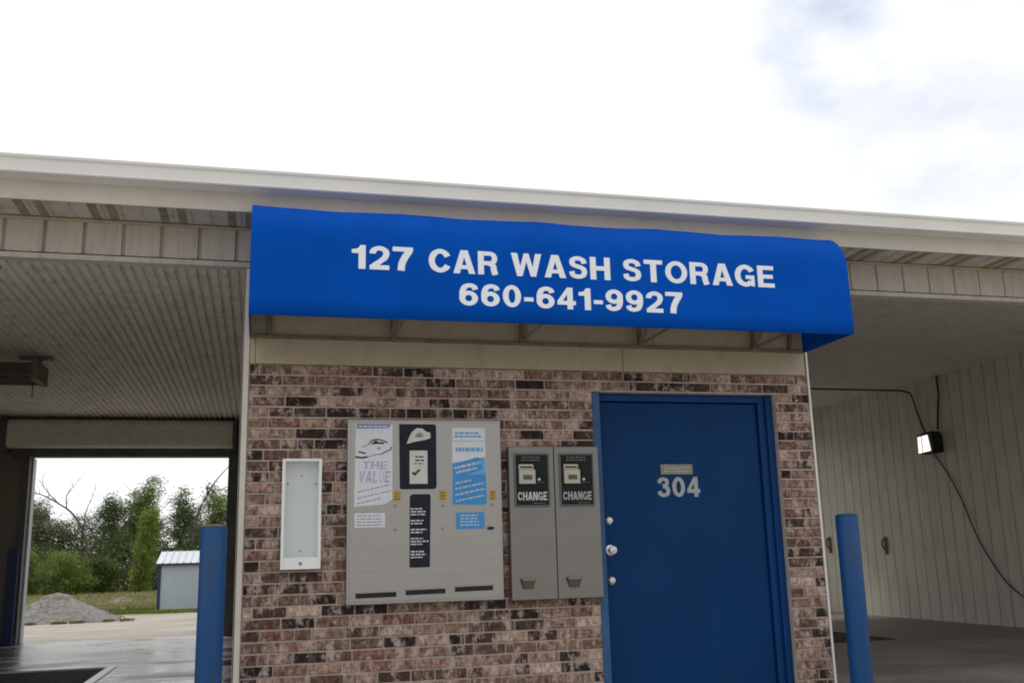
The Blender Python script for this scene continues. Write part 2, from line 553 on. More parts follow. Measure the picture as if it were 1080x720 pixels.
GLYPH = {   # heavy grotesque capitals and figures: P polygon, S stroked path, R elliptic ring
    '1': (0.50, [('P', [(0.02, 0.65), (0.25, 0.65), (0.25, 0), (0.49, 0), (0.49, 1), (0.31, 1), (0.26, 0.89), (0.17, 0.83), (0.02, 0.81)])]),
    '2': (0.70, [('S', _arc(0.355, 0.685, 0.235, 0.215, 185, -20) + [(0.53, 0.49), (0.36, 0.33), (0.20, 0.19), (0.14, 0.10)], 0.20), _bx(0.02, 0.69, 0, 0.19)]),
    '3': (0.70, [('S', _cat([(0.115, 0.70), (0.17, 0.855), (0.34, 0.905), (0.51, 0.84), (0.53, 0.71), (0.47, 0.60), (0.30, 0.555)]), 0.19),
                 ('S', _cat([(0.30, 0.535), (0.50, 0.49), (0.575, 0.32), (0.52, 0.15), (0.34, 0.095), (0.17, 0.14), (0.11, 0.30)]), 0.20)]),
    '4': (0.70, [_bx(0.38, 0.60, 0, 1), _bx(0.0, 0.71, 0.20, 0.385), ('P', [(0, 0.37), (0.20, 0.37), (0.40, 0.72), (0.40, 1), (0.385, 1)])]),
    '6': (0.70, _SIX),
    '7': (0.70, [_bx(0.0, 0.70, 0.81, 1.0), ('S', _cat([(0.58, 0.84), (0.44, 0.60), (0.32, 0.30), (0.29, 0.0)]), 0.23)]),
    '9': (0.70, [('R', (0.35, 0.67, 0.235, 0.235)), ('S', [(0.70-x, 1-y) for x, y in _SIX[1][1]], 0.20)]),
    '0': (0.70, [('R', (0.35, 0.5, 0.235, 0.405))]),
    '-': (0.36, [_bx(0.0, 0.36, 0.29, 0.47)]),
    'C': (0.80, [('S', _arc(0.42, 0.5, 0.31, 0.405, 28, 332, 30), 0.215)]),
    'G': (0.82, [('S', _arc(0.42, 0.5, 0.31, 0.405, 30, 318, 30), 0.215), _bx(0.43, 0.79, 0.35, 0.52), _bx(0.635, 0.79, 0.02, 0.36)]),
    'O': (0.86, [('R', (0.43, 0.5, 0.325, 0.405))]),
    'A': (0.82, [('P', [(0, 0), (0.24, 0), (0.41, 0.70), (0.41, 1), (0.275, 1)]), ('P', _mir([(0, 0), (0.24, 0), (0.41, 0.70), (0.41, 1), (0.275, 1)], 0.82)), _bx(0.20, 0.62, 0.19, 0.355)]),
    'R': (0.78, [_bx(0, 0.225, 0, 1), ('S', [(0.18, 0.905), (0.46, 0.905)] + _arc(0.46, 0.70, 0.175, 0.205, 88, -88, 12) + [(0.46, 0.49), (0.18, 0.49)], 0.19),
                 ('S', _cat([(0.44, 0.47), (0.57, 0.39), (0.60, 0.2), (0.655, 0.0)]), 0.215)]),
    'W': (1.14, [('P', [(0, 1), (0.235, 1), (0.415, 0), (0.215, 0)]), ('P', [(0.24, 0), (0.415, 0), (0.66, 1), (0.48, 1)]),
                 ('P', _mir([(0, 1), (0.235, 1), (0.415, 0), (0.215, 0)], 1.14)), ('P', _mir([(0.24, 0), (0.415, 0), (0.66, 1), (0.48, 1)], 1.14))]),
    'S': (0.72, [('S', _cat([(0.60, 0.68), (0.55, 0.83), (0.37, 0.905), (0.18, 0.85), (0.135, 0.715), (0.20, 0.60), (0.37, 0.535), (0.54, 0.46), (0.60, 0.31), (0.54, 0.15), (0.36, 0.095), (0.17, 0.15), (0.115, 0.32)]), 0.195)]),
    'H': (0.78, [_bx(0, 0.23, 0, 1), _bx(0.55, 0.78, 0, 1), _bx(0.22, 0.56, 0.41, 0.60)]),
    'N': (0.78, [_bx(0, 0.22, 0, 1), _bx(0.56, 0.78, 0, 1), ('P', [(0.0, 1), (0.25, 1), (0.78, 0), (0.53, 0)])]),
    'T': (0.72, [_bx(0, 0.72, 0.81, 1), _bx(0.245, 0.475, 0, 0.82)]),
    'E': (0.68, [_bx(0, 0.225, 0, 1), _bx(0.22, 0.67, 0.81, 1), _bx(0.22, 0.63, 0.41, 0.59), _bx(0.22, 0.68, 0, 0.19)]),
    'U': (0.76, [('S', [(0.11, 1.0)] + _arc(0.38, 0.36, 0.27, 0.265, 180, 360, 16) + [(0.65, 1.0)], 0.215)]),
    'V': (0.78, [('P', [(0, 1), (0.235, 1), (0.39, 0.25), (0.39, 0), (0.27, 0)]), ('P', _mir([(0, 1), (0.235, 1), (0.39, 0.25), (0.39, 0), (0.27, 0)], 0.78))]),
    'L': (0.64, [_bx(0, 0.225, 0, 1), _bx(0.22, 0.64, 0, 0.19)]),
}
def text_mesh(txt, x0, x1, z0, z1, y, m, name, parent, bold=0.0, outline=False, depth=0.0006, slant=0.0, wt=1.0):
    """letters built from polygons and strokes, fitted to a box in the plane y; overlapping pieces lie 0.1 mm apart"""
    q = MB()
    w_ = sum(GLYPH[c][0] for c in txt) + 0.105*(len(txt)-1)
    k = (x1-x0)/w_
    h_ = z1-z0
    x = x0
    for ch in txt:
        gw, pcs = GLYPH[ch]
        for pi, pc in enumerate(pcs):
            yy = y - 0.0001*pi
            tr = lambda p_: (x+p_[0]*k+slant*p_[1]*h_, yy, z0+p_[1]*h_)
            if pc[0] == 'P':
                q.poly([tr(p_) for p_ in pc[1]], [tuple(range(len(pc[1])))])
            elif pc[0] == 'R':
                cx, cy, rx, ry = pc[1]
                n_ = 32
                a, b_ = _arc(cx, cy, rx+0.108*wt, ry+0.096*wt, 0, 360, n_)[:-1], _arc(cx, cy, rx-0.108*wt, ry-0.090*wt, 0, 360, n_)[:-1]
                q.poly([tr(p_) for p_ in a+b_], [(i, (i+1) % n_, n_+(i+1) % n_, n_+i) for i in range(n_)])
            else:
                P_, wd = pc[1], pc[2]*wt
                lf, rg = [], []
                for i, p_ in enumerate(P_):
                    a, b_ = P_[max(0, i-1)], P_[min(len(P_)-1, i+1)]
                    dx, dz = b_[0]-a[0], b_[1]-a[1]
                    l_ = math.hypot(dx, dz)
                    if abs(dx) < 1e-9 and abs(dz) < 1e-9: l_ = 1
                    ww = wd*(1.06 if abs(dz) > abs(dx) else 0.94)/2
                    lf.append((p_[0]-dz/l_*ww, p_[1]+dx/l_*ww))
                    rg.append((p_[0]+dz/l_*ww, p_[1]-dx/l_*ww))
                n_ = len(P_)
                q.poly([tr(p_) for p_ in lf+rg], [(i, i+1, n_+i+1, n_+i) for i in range(n_-1)])
        x += (gw+0.105)*k
    return q.build(name, m, parent)

def lines(b, x0, x1, ztop, rows, y, h, gap, slope=0.0, jitter=0.25, words=True):
    """rows of small print too fine to read: dashes the length of words"""
    z = ztop
    for r_ in range(rows):
        x = x0
        end = x1 - random.random()*jitter*(x1-x0)
        while x < end:
            wl = random.uniform(0.012, 0.035) if words else end-x
            e = min(x+wl, end)
            za = z + (x-x0)*slope
            zb = z + (e-x0)*slope
            b.poly([(x, y, za-h), (e, y, zb-h), (e, y, zb), (x, y, za)], [(0, 1, 2, 3)])
            x = e + 0.006
        z -= gap

# ------------------------------------------------------------------ ground
def gz(x, y):
    t = min(1.0, max(0.0, (y-9.45)/(42.0-9.45)))
    z = -0.97*t
    if y > 60:
        z -= 0.0
    return z

def ground_mat():
    m = bpy.data.materials.new('lot_ground')
    m.use_nodes = True
    t = m.node_tree
    b = t.nodes['Principled BSDF']
    b.inputs['Roughness'].default_value = 0.95
    b.inputs['Specular IOR Level'].default_value = 0.2
    c = t.nodes.new('ShaderNodeTexCoord')
    sx = t.nodes.new('ShaderNodeSeparateXYZ')
    t.links.new(c.outputs['Object'], sx.inputs[0])
    def noise(s, det=6, rough=0.6):
        n = t.nodes.new('ShaderNodeTexNoise')
        n.inputs['Scale'].default_value = s
        n.inputs['Detail'].default_value = det
        n.inputs['Roughness'].default_value = rough
        t.links.new(c.outputs['Object'], n.inputs['Vector'])
        return n
    def ramp(src, p0, c0, p1, c1):
        r = t.nodes.new('ShaderNodeValToRGB')
        r.color_ramp.elements[0].position = p0
        r.color_ramp.elements[0].color = (*c0, 1)
        r.color_ramp.elements[1].position = p1
        r.color_ramp.elements[1].color = (*c1, 1)
        t.links.new(src, r.inputs['Fac'])
        return r
    def math_(op, a, bb):
        n = t.nodes.new('ShaderNodeMath')
        n.operation = op
        for i, q in enumerate((a, bb)):
            if isinstance(q, (int, float)):
                n.inputs[i].default_value = q
            else:
                t.links.new(q, n.inputs[i])
        return n.outputs[0]
    grav = ramp(noise(26, 8, 0.75).outputs['Fac'], 0.3, (0.25, 0.225, 0.195), 0.7, (0.54, 0.50, 0.44))
    big = ramp(noise(0.5, 4).outputs['Fac'], 0.35, (0.78, 0.78, 0.78), 0.65, (1.08, 1.06, 1.03))
    mm = t.nodes.new('ShaderNodeMixRGB')
    mm.blend_type = 'MULTIPLY'
    mm.inputs['Fac'].default_value = 1
    t.links.new(grav.outputs['Color'], mm.inputs['Color1'])
    t.links.new(big.outputs['Color'], mm.inputs['Color2'])
    gr = ramp(noise(1.6, 8, 0.7).outputs['Fac'], 0.35, (0.10, 0.13, 0.035), 0.65, (0.24, 0.23, 0.09))
    # grass begins near y = 37 with a ragged edge
    nb = noise(0.35, 6)
    edge = math_('ADD', sx.outputs['Y'], math_('MULTIPLY', math_('SUBTRACT', nb.outputs['Fac'], 0.5), 14.0))
    fac = t.nodes.new('ShaderNodeMapRange')
    fac.inputs['From Min'].default_value = 35.5
    fac.inputs['From Max'].default_value = 37.5
    t.links.new(edge, fac.inputs['Value'])
    mix = t.nodes.new('ShaderNodeMixRGB')
    t.links.new(fac.outputs['Result'], mix.inputs['Fac'])
    t.links.new(mm.outputs['Color'], mix.inputs['Color1'])
    t.links.new(gr.outputs['Color'], mix.inputs['Color2'])
    t.links.new(mix.outputs['Color'], b.inputs['Base Color'])
    bp = t.nodes.new('ShaderNodeBump')
    bp.inputs['Strength'].default_value = 0.6
    bp.inputs['Distance'].default_value = 0.03
    t.links.new(noise(18, 6).outputs['Fac'], bp.inputs['Height'])
    t.links.new(bp.outputs['Normal'], b.inputs['Normal'])
    return m

b = MB()
ys = [-900, -200, -40, -6, 0, 9.45, 14, 20, 28, 35, 42, 60, 90, 150, 400, 1500]
xs = [-1500, -300, -60, -20, 0, 20, 60, 300, 1500]
pts = [(x, y, gz(x, y)-0.012) for y in ys for x in xs]
nx = len(xs)
b.poly(pts, [(j*nx+i, j*nx+i+1, (j+1)*nx+i+1, (j+1)*nx+i) for j in range(len(ys)-1) for i in range(nx-1)])
tag(b.build('ground', ground_mat()), kind='structure')

b = MB()
b.box(-7, 13, -5.2, -0.03, -0.15, -0.004)
tag(b.build('front_pavement', M['concrete']), kind='structure')
b = MB()
# bay floors with the opening of the left sump left out
SX0, SX1, SY0, SY1 = -2.62, -1.30, 1.6, 5.05
for (x0, x1, y0, y1) in ((-3.78, SX0, -0.03, 9.45), (SX1, -0.045, -0.03, 9.45), (SX0, SX1, -0.03, SY0), (SX0, SX1, SY1, 9.45)):
    b.box(x0, x1, y0, y1, -0.2, 0.0)
tag(b.build('left_bay_floor', M['wet']), kind='structure')
b = MB()
b.box(3.965, 9.3, -0.03, 9.45, -0.2, 0.0)
tag(b.build('right_bay_floor', M['dryfloor']), kind='structure')

# floor drains
t = thing('floor_drain', 'dark sump grate with pale concrete curb in left wash bay floor', 'floor drain', (-1.96, 3.3, 0))
bx('grate', M['grate'], t, SX0+0.09, SX1-0.09, SY0+0.09, SY1-0.09, -0.06, -0.022)
q = MB()
for (x0, x1, y0, y1) in ((SX0, SX0+0.09, SY0, SY1), (SX1-0.09, SX1, SY0, SY1), (SX0+0.09, SX1-0.09, SY0, SY0+0.09), (SX0+0.09, SX1-0.09, SY1-0.09, SY1)):
    q.box(x0+0.002, x1-0.002, y0+0.002, y1-0.002, -0.1, 0.012)
q.build('curb', M['curb'], t, bevel=0.004)
q = MB()
for i in range(40):
    y = SY0+0.12+i*(SY1-SY0-0.24)/39
    q.box(SX0+0.095, SX1-0.095, y, y+0.025, -0.021, -0.004)
q.build('grate_bars', M['grate'], t)
t = thing('floor_drain', 'dark trench drain in the floor of the right wash bay', 'floor drain', (6.5, 4.4, 0))
bx('grate', M['grate'], t, 5.9, 7.0, 3.7, 4.95, 0.001, 0.006)
q = MB()
for i in range(16):
    q.box(5.92, 6.98, 3.74+i*0.075, 3.765+i*0.075, 0.007, 0.012)
q.build('grate_bars', M['grate'], t)

# ------------------------------------------------------------------ the car wash building
B = thing('car_wash_building', 'long low car wash building with brick equipment room between two open wash bays', 'building', (2.0, 0, 0))
W = 3.924
CH = 0.0677          # one brick course
ZT = 2.235           # top of the brickwork
DX0, DX1, DZ = 2.27, 3.655, 2.092

# brick wall: every brick a chamfered block before the mortar
b = MB()
PAL = [((0.205, 0.128, 0.100), 20), ((0.262, 0.178, 0.142), 20), ((0.340, 0.245, 0.205), 15), ((0.130, 0.082, 0.063), 16), ((0.070, 0.044, 0.036), 14),
       ((0.030, 0.021, 0.019), 15), ((0.44, 0.34, 0.29), 10), ((0.215, 0.112, 0.090), 4)]
tones_, wts = [p_[0] for p_ in PAL], [p_[1] for p_ in PAL]
def brick(x0, x1, z0, z1):
    tn = random.choices(tones_, wts)[0]
    k = random.uniform(0.8, 1.2)
    tn = (tn[0]*k*1.08, tn[1]*k, tn[2]*k*0.95)
    yf = -random.uniform(0.0, 0.004)
    c = 0.004
    j = lambda: random.uniform(-0.0012, 0.0012)
    P = [(x0+j(), 0.07, z0), (x1+j(), 0.07, z0), (x1+j(), 0.07, z1), (x0+j(), 0.07, z1),
         (x0, yf+c, z0+j()), (x1, yf+c, z0+j()), (x1, yf+c, z1+j()), (x0, yf+c, z1+j()),
         (x0+c, yf, z0+c), (x1-c, yf, z0+c), (x1-c, yf, z1-c), (x0+c, yf, z1-c)]
    F = [(0, 1, 5, 4), (1, 2, 6, 5), (2, 3, 7, 6), (3, 0, 4, 7), (4, 5, 9, 8), (5, 6, 10, 9), (6, 7, 11, 10), (7, 4, 8, 11), (8, 9, 10, 11)]
    b.poly(P, F, 0, tn)
nC = 34
for k in range(nC):
    z1 = ZT - k*CH - 0.0055
    z0 = ZT - (k+1)*CH + 0.0055
    if z0 < 0:
        z0 = max(z0, 0.0)
        if z1 - z0 < 0.015:
            continue
    segs = [(0.006, W-0.002)] if z0 > DZ else [(0.006, DX0-0.004), (DX1+0.004, W-0.002)]
    for a, e in segs:
        x = a
        off = (0.0 if k % 2 else 0.1) + random.uniform(-0.035, 0.035)
        first = True
        while x < e-0.02:
            ln = 0.193
            r_ = random.random()
            if k == 4 and 0.58 < x < 1.60: r_ = 0.0
            if r_ < 0.16: ln = 0.092
            elif r_ < 0.24: ln = 0.14
            if first:
                ln = max(0.05, ln - off)
                first = False
            e1 = min(x+ln, e)
            if e - e1 < 0.035:
                e1 = e
            brick(x, e1, z0, z1)
            x = e1 + 0.0105
for (x0, x1, z0, z1) in ((0.0, DX0-0.001, 0, ZT), (DX1+0.001, W, 0, ZT), (DX0-0.001, DX1+0.001, DZ+0.004, ZT)):
    b.box(x0, x1, 0.007, 0.1, z0, z1, 1, (0.3, 0.25, 0.22))
b.build('brick_wall', [M['brick'], M['mortar']], B, tones=True)

# tan trim boards over the brick
q = MB()
q.box(0.000, 0.034, -0.006, 0.0, ZT+0.001, 2.40)
q.box(0.036, 2.50, -0.014, 0.0, ZT+0.001, 2.40)
q.box(2.504, W-0.015, -0.014, 0.0, ZT+0.001, 2.40)
q.build('trim_board', M['trim'], B, bevel=0.003)
bx('corner_trim', M['fascia'], B, -0.038, -0.002, -0.010, 0.06, 0.0, 2.858, bevel=0.004)
bx('corner_trim', M['gutter'], B, W+0.002, W+0.018, -0.006, 0.06, 0.0, 2.858, bevel=0.003)

# ribbed header siding, across the whole front, carried down to the trim above the room
X0, X1 = -3.75, 9.40
fr = lambda u, v, dd: (u, 0.0+dd, v)
a_ = ribbed(X0, -0.0, 2.905, 3.125, fr, 0.2286, 0.022, 0.014, lap=0.010).build('header_siding', M['beige'], B)
a_ = ribbed(0.0, W, 2.402, 3.125, fr, 0.9144, 0.008, 0.005, lap=0.002).build('header_siding', M['trim'], B)
a_ = ribbed(W, X1, 2.905, 3.125, fr, 0.2286, 0.022, 0.014, lap=0.010).build('header_siding', M['beige'], B)
for (x0, x1) in ((X0, -0.001), (W+0.001, X1)):
    q = MB()
    q.box(x0, x1, -0.018, 0.07, 2.862, 2.896)
    q.box(x0, x1, 0.02, 0.16, 2.898, 3.15)
    q.build('header_beam', M['beige'], B, bevel=0.003)
    bx('drip_edge', M['trim'], B, x0, x1, -0.030, -0.001, 3.108, 3.122)
    bx('shadow_gap', M['black'], B, x0, x1, -0.004, 0.018, 2.899, 2.906)

# soffit with vented strips
q = MB()
q.box(X0-0.3, X1+0.3, -0.332, 0.0, 3.130, 3.142)
x = X0 - 0.24 + 0.175
while x < X1+0.2:
    for k in (0, 1):
        q.box(x+k*0.107, x+k*0.107+0.048, -0.32, -0.012, 3.1265, 3.1295, 1)
        q.box(x+k*0.107+0.075, x+k*0.107+0.080, -0.325, -0.004, 3.1235, 3.1262, 0)
    q.box(x+0.30, x+0.305, -0.325, -0.004, 3.1235, 3.1262, 0)
    x += 0.4064
q.build('soffit', [M['soffit'], M['vent']], B)

# fascia, gutter, roof
q = MB()
q.box(X0-0.3, X1+0.3, -0.350, -0.334, 3.118, 3.34)
q.build('fascia', M['fascia'], B, bevel=0.002)
gp = [(-0.352, 3.236), (-0.462, 3.233), (-0.480, 3.234), (-0.486, 3.241), (-0.478, 3.250), (-0.466, 3.256), (-0.466, 3.322), (-0.480, 3.331), (-0.480, 3.346),
      (-0.462, 3.346), (-0.464, 3.252), (-0.455, 3.244), (-0.352, 3.246)]
q = MB()
q.extrude_x(gp, X0-0.3, X1+0.3)
gt = q.build('gutter', M['gutter'], B)
for rev in (0, 1):
    y0, y1 = (-0.40, 4.6) if not rev else (9.75, 4.6)
    pl = (lambda u, v, dd, y0=y0, y1=y1: (u, y0+(y1-y0)*v, 3.350+0.95*v-dd))
    ribbed(X0-0.32, X1+0.32, 0, 1, pl, 0.2286, 0.03, -0.02).build('roof', M['roof'], B)
for a, e in ((X0-0.02, X0-0.002), (X1+0.002, X1+0.02)):
    q = MB()
    q.extrude_x([(-0.33, 3.34), (4.6, 4.27), (9.7, 3.34)], a, e)
    q.build('gable', M['beige'], B)
# ceilings (slabs with ribbed undersides)
ribbed(X0, -0.05, 0.16, 9.2, lambda u, v, dd: (u, v, 3.15+dd), 0.0762, 0.030, 0.020, lap=0.004).build('bay_ceiling', M['ceiling'], B)
ribbed(W+0.02, X1, 0.16, 9.2, lambda u, v, dd: (u, v, 3.33+dd), 0.0762, 0.030, 0.020, lap=0.004).build('bay_ceiling', M['ceiling2'], B)
bx('ceiling_deck', M['backwall'], B, X0, X1, -0.33, 9.4, 3.36, 3.375)
# side walls
ribbed(0.12, 9.2, 0.0, 3.33, lambda u, v, dd: (9.22+dd, u, v), 0.2286, 0.034, 0.035, lap=0.012).build('side_wall', M['baywall'], B)
bx('outer_wall', M['beige'], B, 9.24, X1, 0.0, 9.3, 0.0, 3.36)
ribbed(0.12, 9.2, 0.0, 3.15, lambda u, v, dd: (-3.60-dd, u, v), 0.2286, 0.020, 0.014, lap=0.008).build('side_wall', M['baywall'], B)
bx('outer_wall', M['beige'], B, X0, -3.62, 0.0, 9.3, 0.0, 3.36)
ribbed(0.10, 9.2, 0.0, 3.15, lambda u, v, dd: (-0.045+dd, u, v), 0.2286, 0.020, 0.014, lap=0.008).build('side_wall', M['baywall'], B)
ribbed(0.10, 9.2, 0.0, 3.33, lambda u, v, dd: (3.965-dd, u, v), 0.2286, 0.020, 0.014, lap=0.008).build('side_wall', M['baywall'], B)
# back wall with two openings
OL0, OL1, OZ = -3.13, -0.38, 2.60
q = MB()
q.box(-3.60, OL0, 9.2, 9.4, 0, 3.33)
q.box(OL1, 5.1, 9.2, 9.4, 0, 3.33)
q.box(OL0, OL1, 9.2, 9.4, OZ, 3.33)
q.box(8.75, 9.22, 9.2, 9.4, 0, 3.33)
q.box(5.1, 8.75, 9.2, 9.4, 2.9, 3.33)
q.build('back_wall', M['backwall'], B)

# the door
dr = MB()
dr.box(2.326, 3.545, 0.100, 0.145, 0.02, 2.036)
door = dr.build('door', M['bluedoor'], B, bevel=0.003)
q = MB()
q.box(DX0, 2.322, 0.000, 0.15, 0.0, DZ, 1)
q.box(3.604, DX1, 0.050, 0.15, 0.0, DZ)
q.box(2.322, 3.604, 0.070, 0.15, 2.042, DZ)
q.box(3.552, 3.604, 0.075, 0.15, 0.0, 2.042)
q.build('door_frame', [M['blueframe'], M['reflectframe']], B, bevel=0.004)
bx('threshold', M['chrome'], B, 2.33, 3.55, 0.0, 0.15, 0.0, 0.018)
def knob(x, z, r, l, name, lab=None):
    q = MB()
    q.tube([(x, 0.099, z), (x, 0.094, z), (x, 0.090, z)], r*1.25, 18, rads=[r*1.3, r*1.3, r*1.1])
    q.tube([(x, 0.091, z), (x, 0.088-l*0.5, z), (x, 0.088-l*0.75, z), (x, 0.088-l, z), (x, 0.086-l, z)], r, 18, rads=[r*0.55, r*0.55, r, r*0.9, r*0.5])
    o = q.build(name, M['chrome'], door, smooth=True)
    if lab: o['label'] = lab
knob(2.386, 1.226, 0.022, 0.012, 'deadbolt')
knob(2.386, 1.030, 0.028, 0.055, 'door_knob')
knob(2.386, 0.832, 0.022, 0.012, 'deadbolt')
text_mesh('304', 2.752, 3.070, 1.380, 1.517, 0.0985, M['numeral'], 'door_number', door, bold=0.028, depth=0.003)
q = MB()
q.box(2.783, 3.023, 0.0955, 0.0990, 1.536, 1.605)
q.build('name_plate', M['plate'], door, bevel=0.001)
q = MB()
lines(q, 2.81, 3.0, 1.585, 2, 0.0945, 0.010, 0.022, jitter=0.1)
q.build('plate_print', M['numeral'], door)

# ------------------------------------------------------------------ awning
A = thing('awning', 'long bright blue canvas awning with rounded top and white lettering over the brick room', 'awning', (1.95, 0, 2.40))
YF, ZB = -0.655, 2.402
prof = [(YF, ZB), (YF, 2.50), (YF, 2.62), (YF, 2.74), (YF, 2.80)]
rr = 0.295
cy_, cz_ = YF+rr, 2.845
for k in range(0, 13):
    a = math.pi - math.radians(90)*k/12
    prof.append((cy_+rr*math.cos(a), cz_+rr*math.sin(a)))
XA0, XA1 = -0.006, 3.912
nxa = 160
P, F = [], []
bows = [0.0, 0.904, 1.777, 2.632, 3.506, 3.91]
for i in range(nxa+1):
    x = XA0 + (XA1-XA0)*i/nxa
    dist = min(abs(x-c) for c in bows)
    for j, (y, z) in enumerate(prof):
        k = max(0.0, (z-2.86)/0.29)
        sag = (-0.010*min(1, dist/0.42)**0.7 + 0.002*math.sin(x*7.3+1)+0.0012*math.sin(x*17+2.2)) * k
        edge = 0.0
        if j == 0:
            edge = 0.003*math.sin(x*9.1) + 0.002*math.sin(x*23)
        wav = 0.0012*math.sin(x*5.1+z*9)
        P.append((x, y + wav, z+sag+edge))
n = len(prof)
F = [(i*n+j, i*n+j+1, (i+1)*n+j+1, (i+1)*n+j) for i in range(nxa) for j in range(n-1)]
q = MB()
q.poly(P, F)
can = q.build('canopy', M['canvas'], A, smooth=True)
sm = can.modifiers.new('thick', 'SOLIDIFY')
sm.thickness = 0.0025
sm.offset = 0
for xe in (XA0+0.002, XA1-0.002):
    q = MB()
    side = [(y+0.002, z) for y, z in prof[:-1]] + [(-0.36, 3.132), (-0.358, 3.112), (-0.005, 3.112), (-0.005, ZB)]
    m_ = len(side)
    q.poly([(xe-0.0015, y, z) for y, z in side] + [(xe+0.0015, y, z) for y, z in side],
           [tuple(range(m_))[::-1], tuple(range(m_, 2*m_))] + [(i, (i+1) % m_, m_+(i+1) % m_, m_+i) for i in range(m_)])
    q.build('side_panel', M['canvas'], A)
q = MB()   # hem at the lower edge
q.box(XA0, XA1, YF+0.003, YF+0.022, ZB-0.004, ZB+0.014)
q.build('hem', M['canvas'], A, bevel=0.002)
q = MB()
q.box(0.02, 3.89, -0.03, -0.016, 2.398, 2.416)
q.box(0.02, 3.89, YF+0.024, YF+0.044, ZB+0.004, ZB+0.024)
q.build('frame_rail', M['awnframe'], A)
for x in (0.904, 1.777, 2.632, 3.506):
    q = MB()
    q.box(x-0.012, x+0.012, -0.036, -0.004, 2.416, 3.07)
    q.bar((x, -0.035, 2.43), (x, YF+0.035, 2.86), 0.022)
    q.bar((x, YF+0.034, 2.43), (x, YF+0.034, 2.82), 0.018)
    q.bar((x, -0.03, 2.425), (x, YF+0.03, 2.428), 0.014)
    q.build('bow', M['awnframe'], A)
for x in (0.12, 3.80):
    q = MB()
    q.box(x-0.012, x+0.012, -0.036, -0.004, 2.416, 3.07)
    q.build('bow', M['awnframe'], A)
YL = YF - 0.0035
for wd, a, e in (('127', 0.572, 0.942), ('CAR', 1.038, 1.472), ('WASH', 1.552, 2.200), ('STORAGE', 2.284, 3.350)):
    text_mesh(wd, a, e, 2.694, 2.842, YL, M['white_vinyl'], 'lettering', A, bold=0.032, depth=0.0008)
text_mesh('660-641-9927', 1.222, 2.684, 2.494, 2.634, YL, M['white_vinyl'], 'lettering', A, bold=0.032, depth=0.0008)

# ------------------------------------------------------------------ vending machine
V = thing('vending_machine', 'wide stainless wall vending machine covered with posters and three black slots', 'vending machine', (1.107, 0, 0.74))
VY = -0.075
q = MB()
q.box(0.612, 1.602, VY+0.004, -0.006, 0.740, 1.880)
q.build('cabinet', M['steel'], V, bevel=0.006)
q = MB()
q.box(0.630, 1.584, VY-0.001, VY+0.0035, 0.758, 1.862)
q.build('front_panel', M['steel'], V, bevel=0.002)
YP = VY-0.0018
for x0, x1, z in ((0.669, 0.918, 0.795), (0.976, 1.225, 0.805), (1.285, 1.529, 0.815)):
    q = MB()
    q.poly([(x0, YP-0.0015, z-0.016), (x1, YP-0.0015, z-0.013), (x1, YP-0.0015, z+0.016), (x0, YP-0.0015, z+0.013),
            (x0, YP+0.0005, z-0.016), (x1, YP+0.0005, z-0.013), (x1, YP+0.0005, z+0.016), (x0, YP+0.0005, z+0.013)],
           [(0, 1, 2, 3), (4, 7, 6, 5), (0, 4, 5, 1), (3, 2, 6, 7), (0, 3, 7, 4), (1, 5, 6, 2)])
    q.build('dispensing_slot', M['black'], V)
    q = MB()
    q.box(x0-0.012, x1+0.012, YP-0.008, YP-0.0002, z+0.018, z+0.022)
    q.build('slot_lip', M['steel'], V)
def decal(name, pts, m, parent, y=YP, th=0.001, label=None):
    q = MB()
    n = len(pts)
    q.poly([(x, y-th, z) for x, z in pts] + [(x, y, z) for x, z in pts],
           [tuple(range(n)), tuple(range(n, 2*n))[::-1]] + [(i, (i+1) % n, n+(i+1) % n, n+i) for i in range(n)])
    o = q.build(name, m, parent)
    if label: o['label'] = label
    return o
def rect(x0, x1, z0, z1):
    return [(x0, z0), (x1, z0), (x1, z1), (x0, z1)]
y1, y2, y3, y4 = YP-0.0011, YP-0.0018, YP-0.0025, YP-0.0032
# left poster
po = decal('poster', [(0.655, 1.330), (0.845, 1.345), (0.893, 1.375), (0.894, 1.846), (0.662, 1.846)], M['paper'], V, label='white poster with a car drawing')
decal('poster_banner', [(0.668, 1.818), (0.868, 1.822), (0.884, 1.846), (0.668, 1.846)], M['inkblue'], po, y1, 0.0006)
q = MB()
lines(q, 0.680, 0.872, 1.838, 1, y2-0.0006, 0.012, 0.02, jitter=0.02)
q.build('banner_print', M['inkwhite'], po)
# the car drawing: a long low convertible in line work
q = MB()
def stroke(p, wd, yy=y2):
    for (xa, za), (xb, zb) in zip(p[:-1], p[1:]):
        dx, dz = xb-xa, zb-za
        l_ = math.hypot(dx, dz) or 1
        nx_, nz_ = -dz/l_*wd/2, dx/l_*wd/2
        q.poly([(xa+nx_, yy, za+nz_), (xa-nx_, yy, za-nz_), (xb-nx_, yy, zb-nz_), (xb+nx_, yy, zb+nz_)], [(0, 1, 2, 3)])
stroke([(0.745, 1.722), (0.765, 1.745), (0.80, 1.752), (0.835, 1.742), (0.862, 1.730)], 0.008)
stroke([(0.762, 1.724), (0.80, 1.728), (0.84, 1.726)], 0.012)
stroke([(0.775, 1.735), (0.80, 1.738)], 0.012)
stroke([(0.68, 1.672), (0.70, 1.668), (0.725, 1.662)], 0.010)
stroke([(0.66, 1.640), (0.70, 1.634), (0.735, 1.640)], 0.012)
stroke([(0.80, 1.688), (0.808, 1.70), (0.815, 1.688)], 0.006)
stroke([(0.822, 1.656), (0.85, 1.672), (0.88, 1.684), (0.889, 1.705)], 0.007)
stroke([(0.70, 1.700), (0.745, 1.718)], 0.004)
stroke([(0.735, 1.640), (0.79, 1.655), (0.822, 1.656)], 0.004)
q.build('car_drawing', M['inkdark'], po)
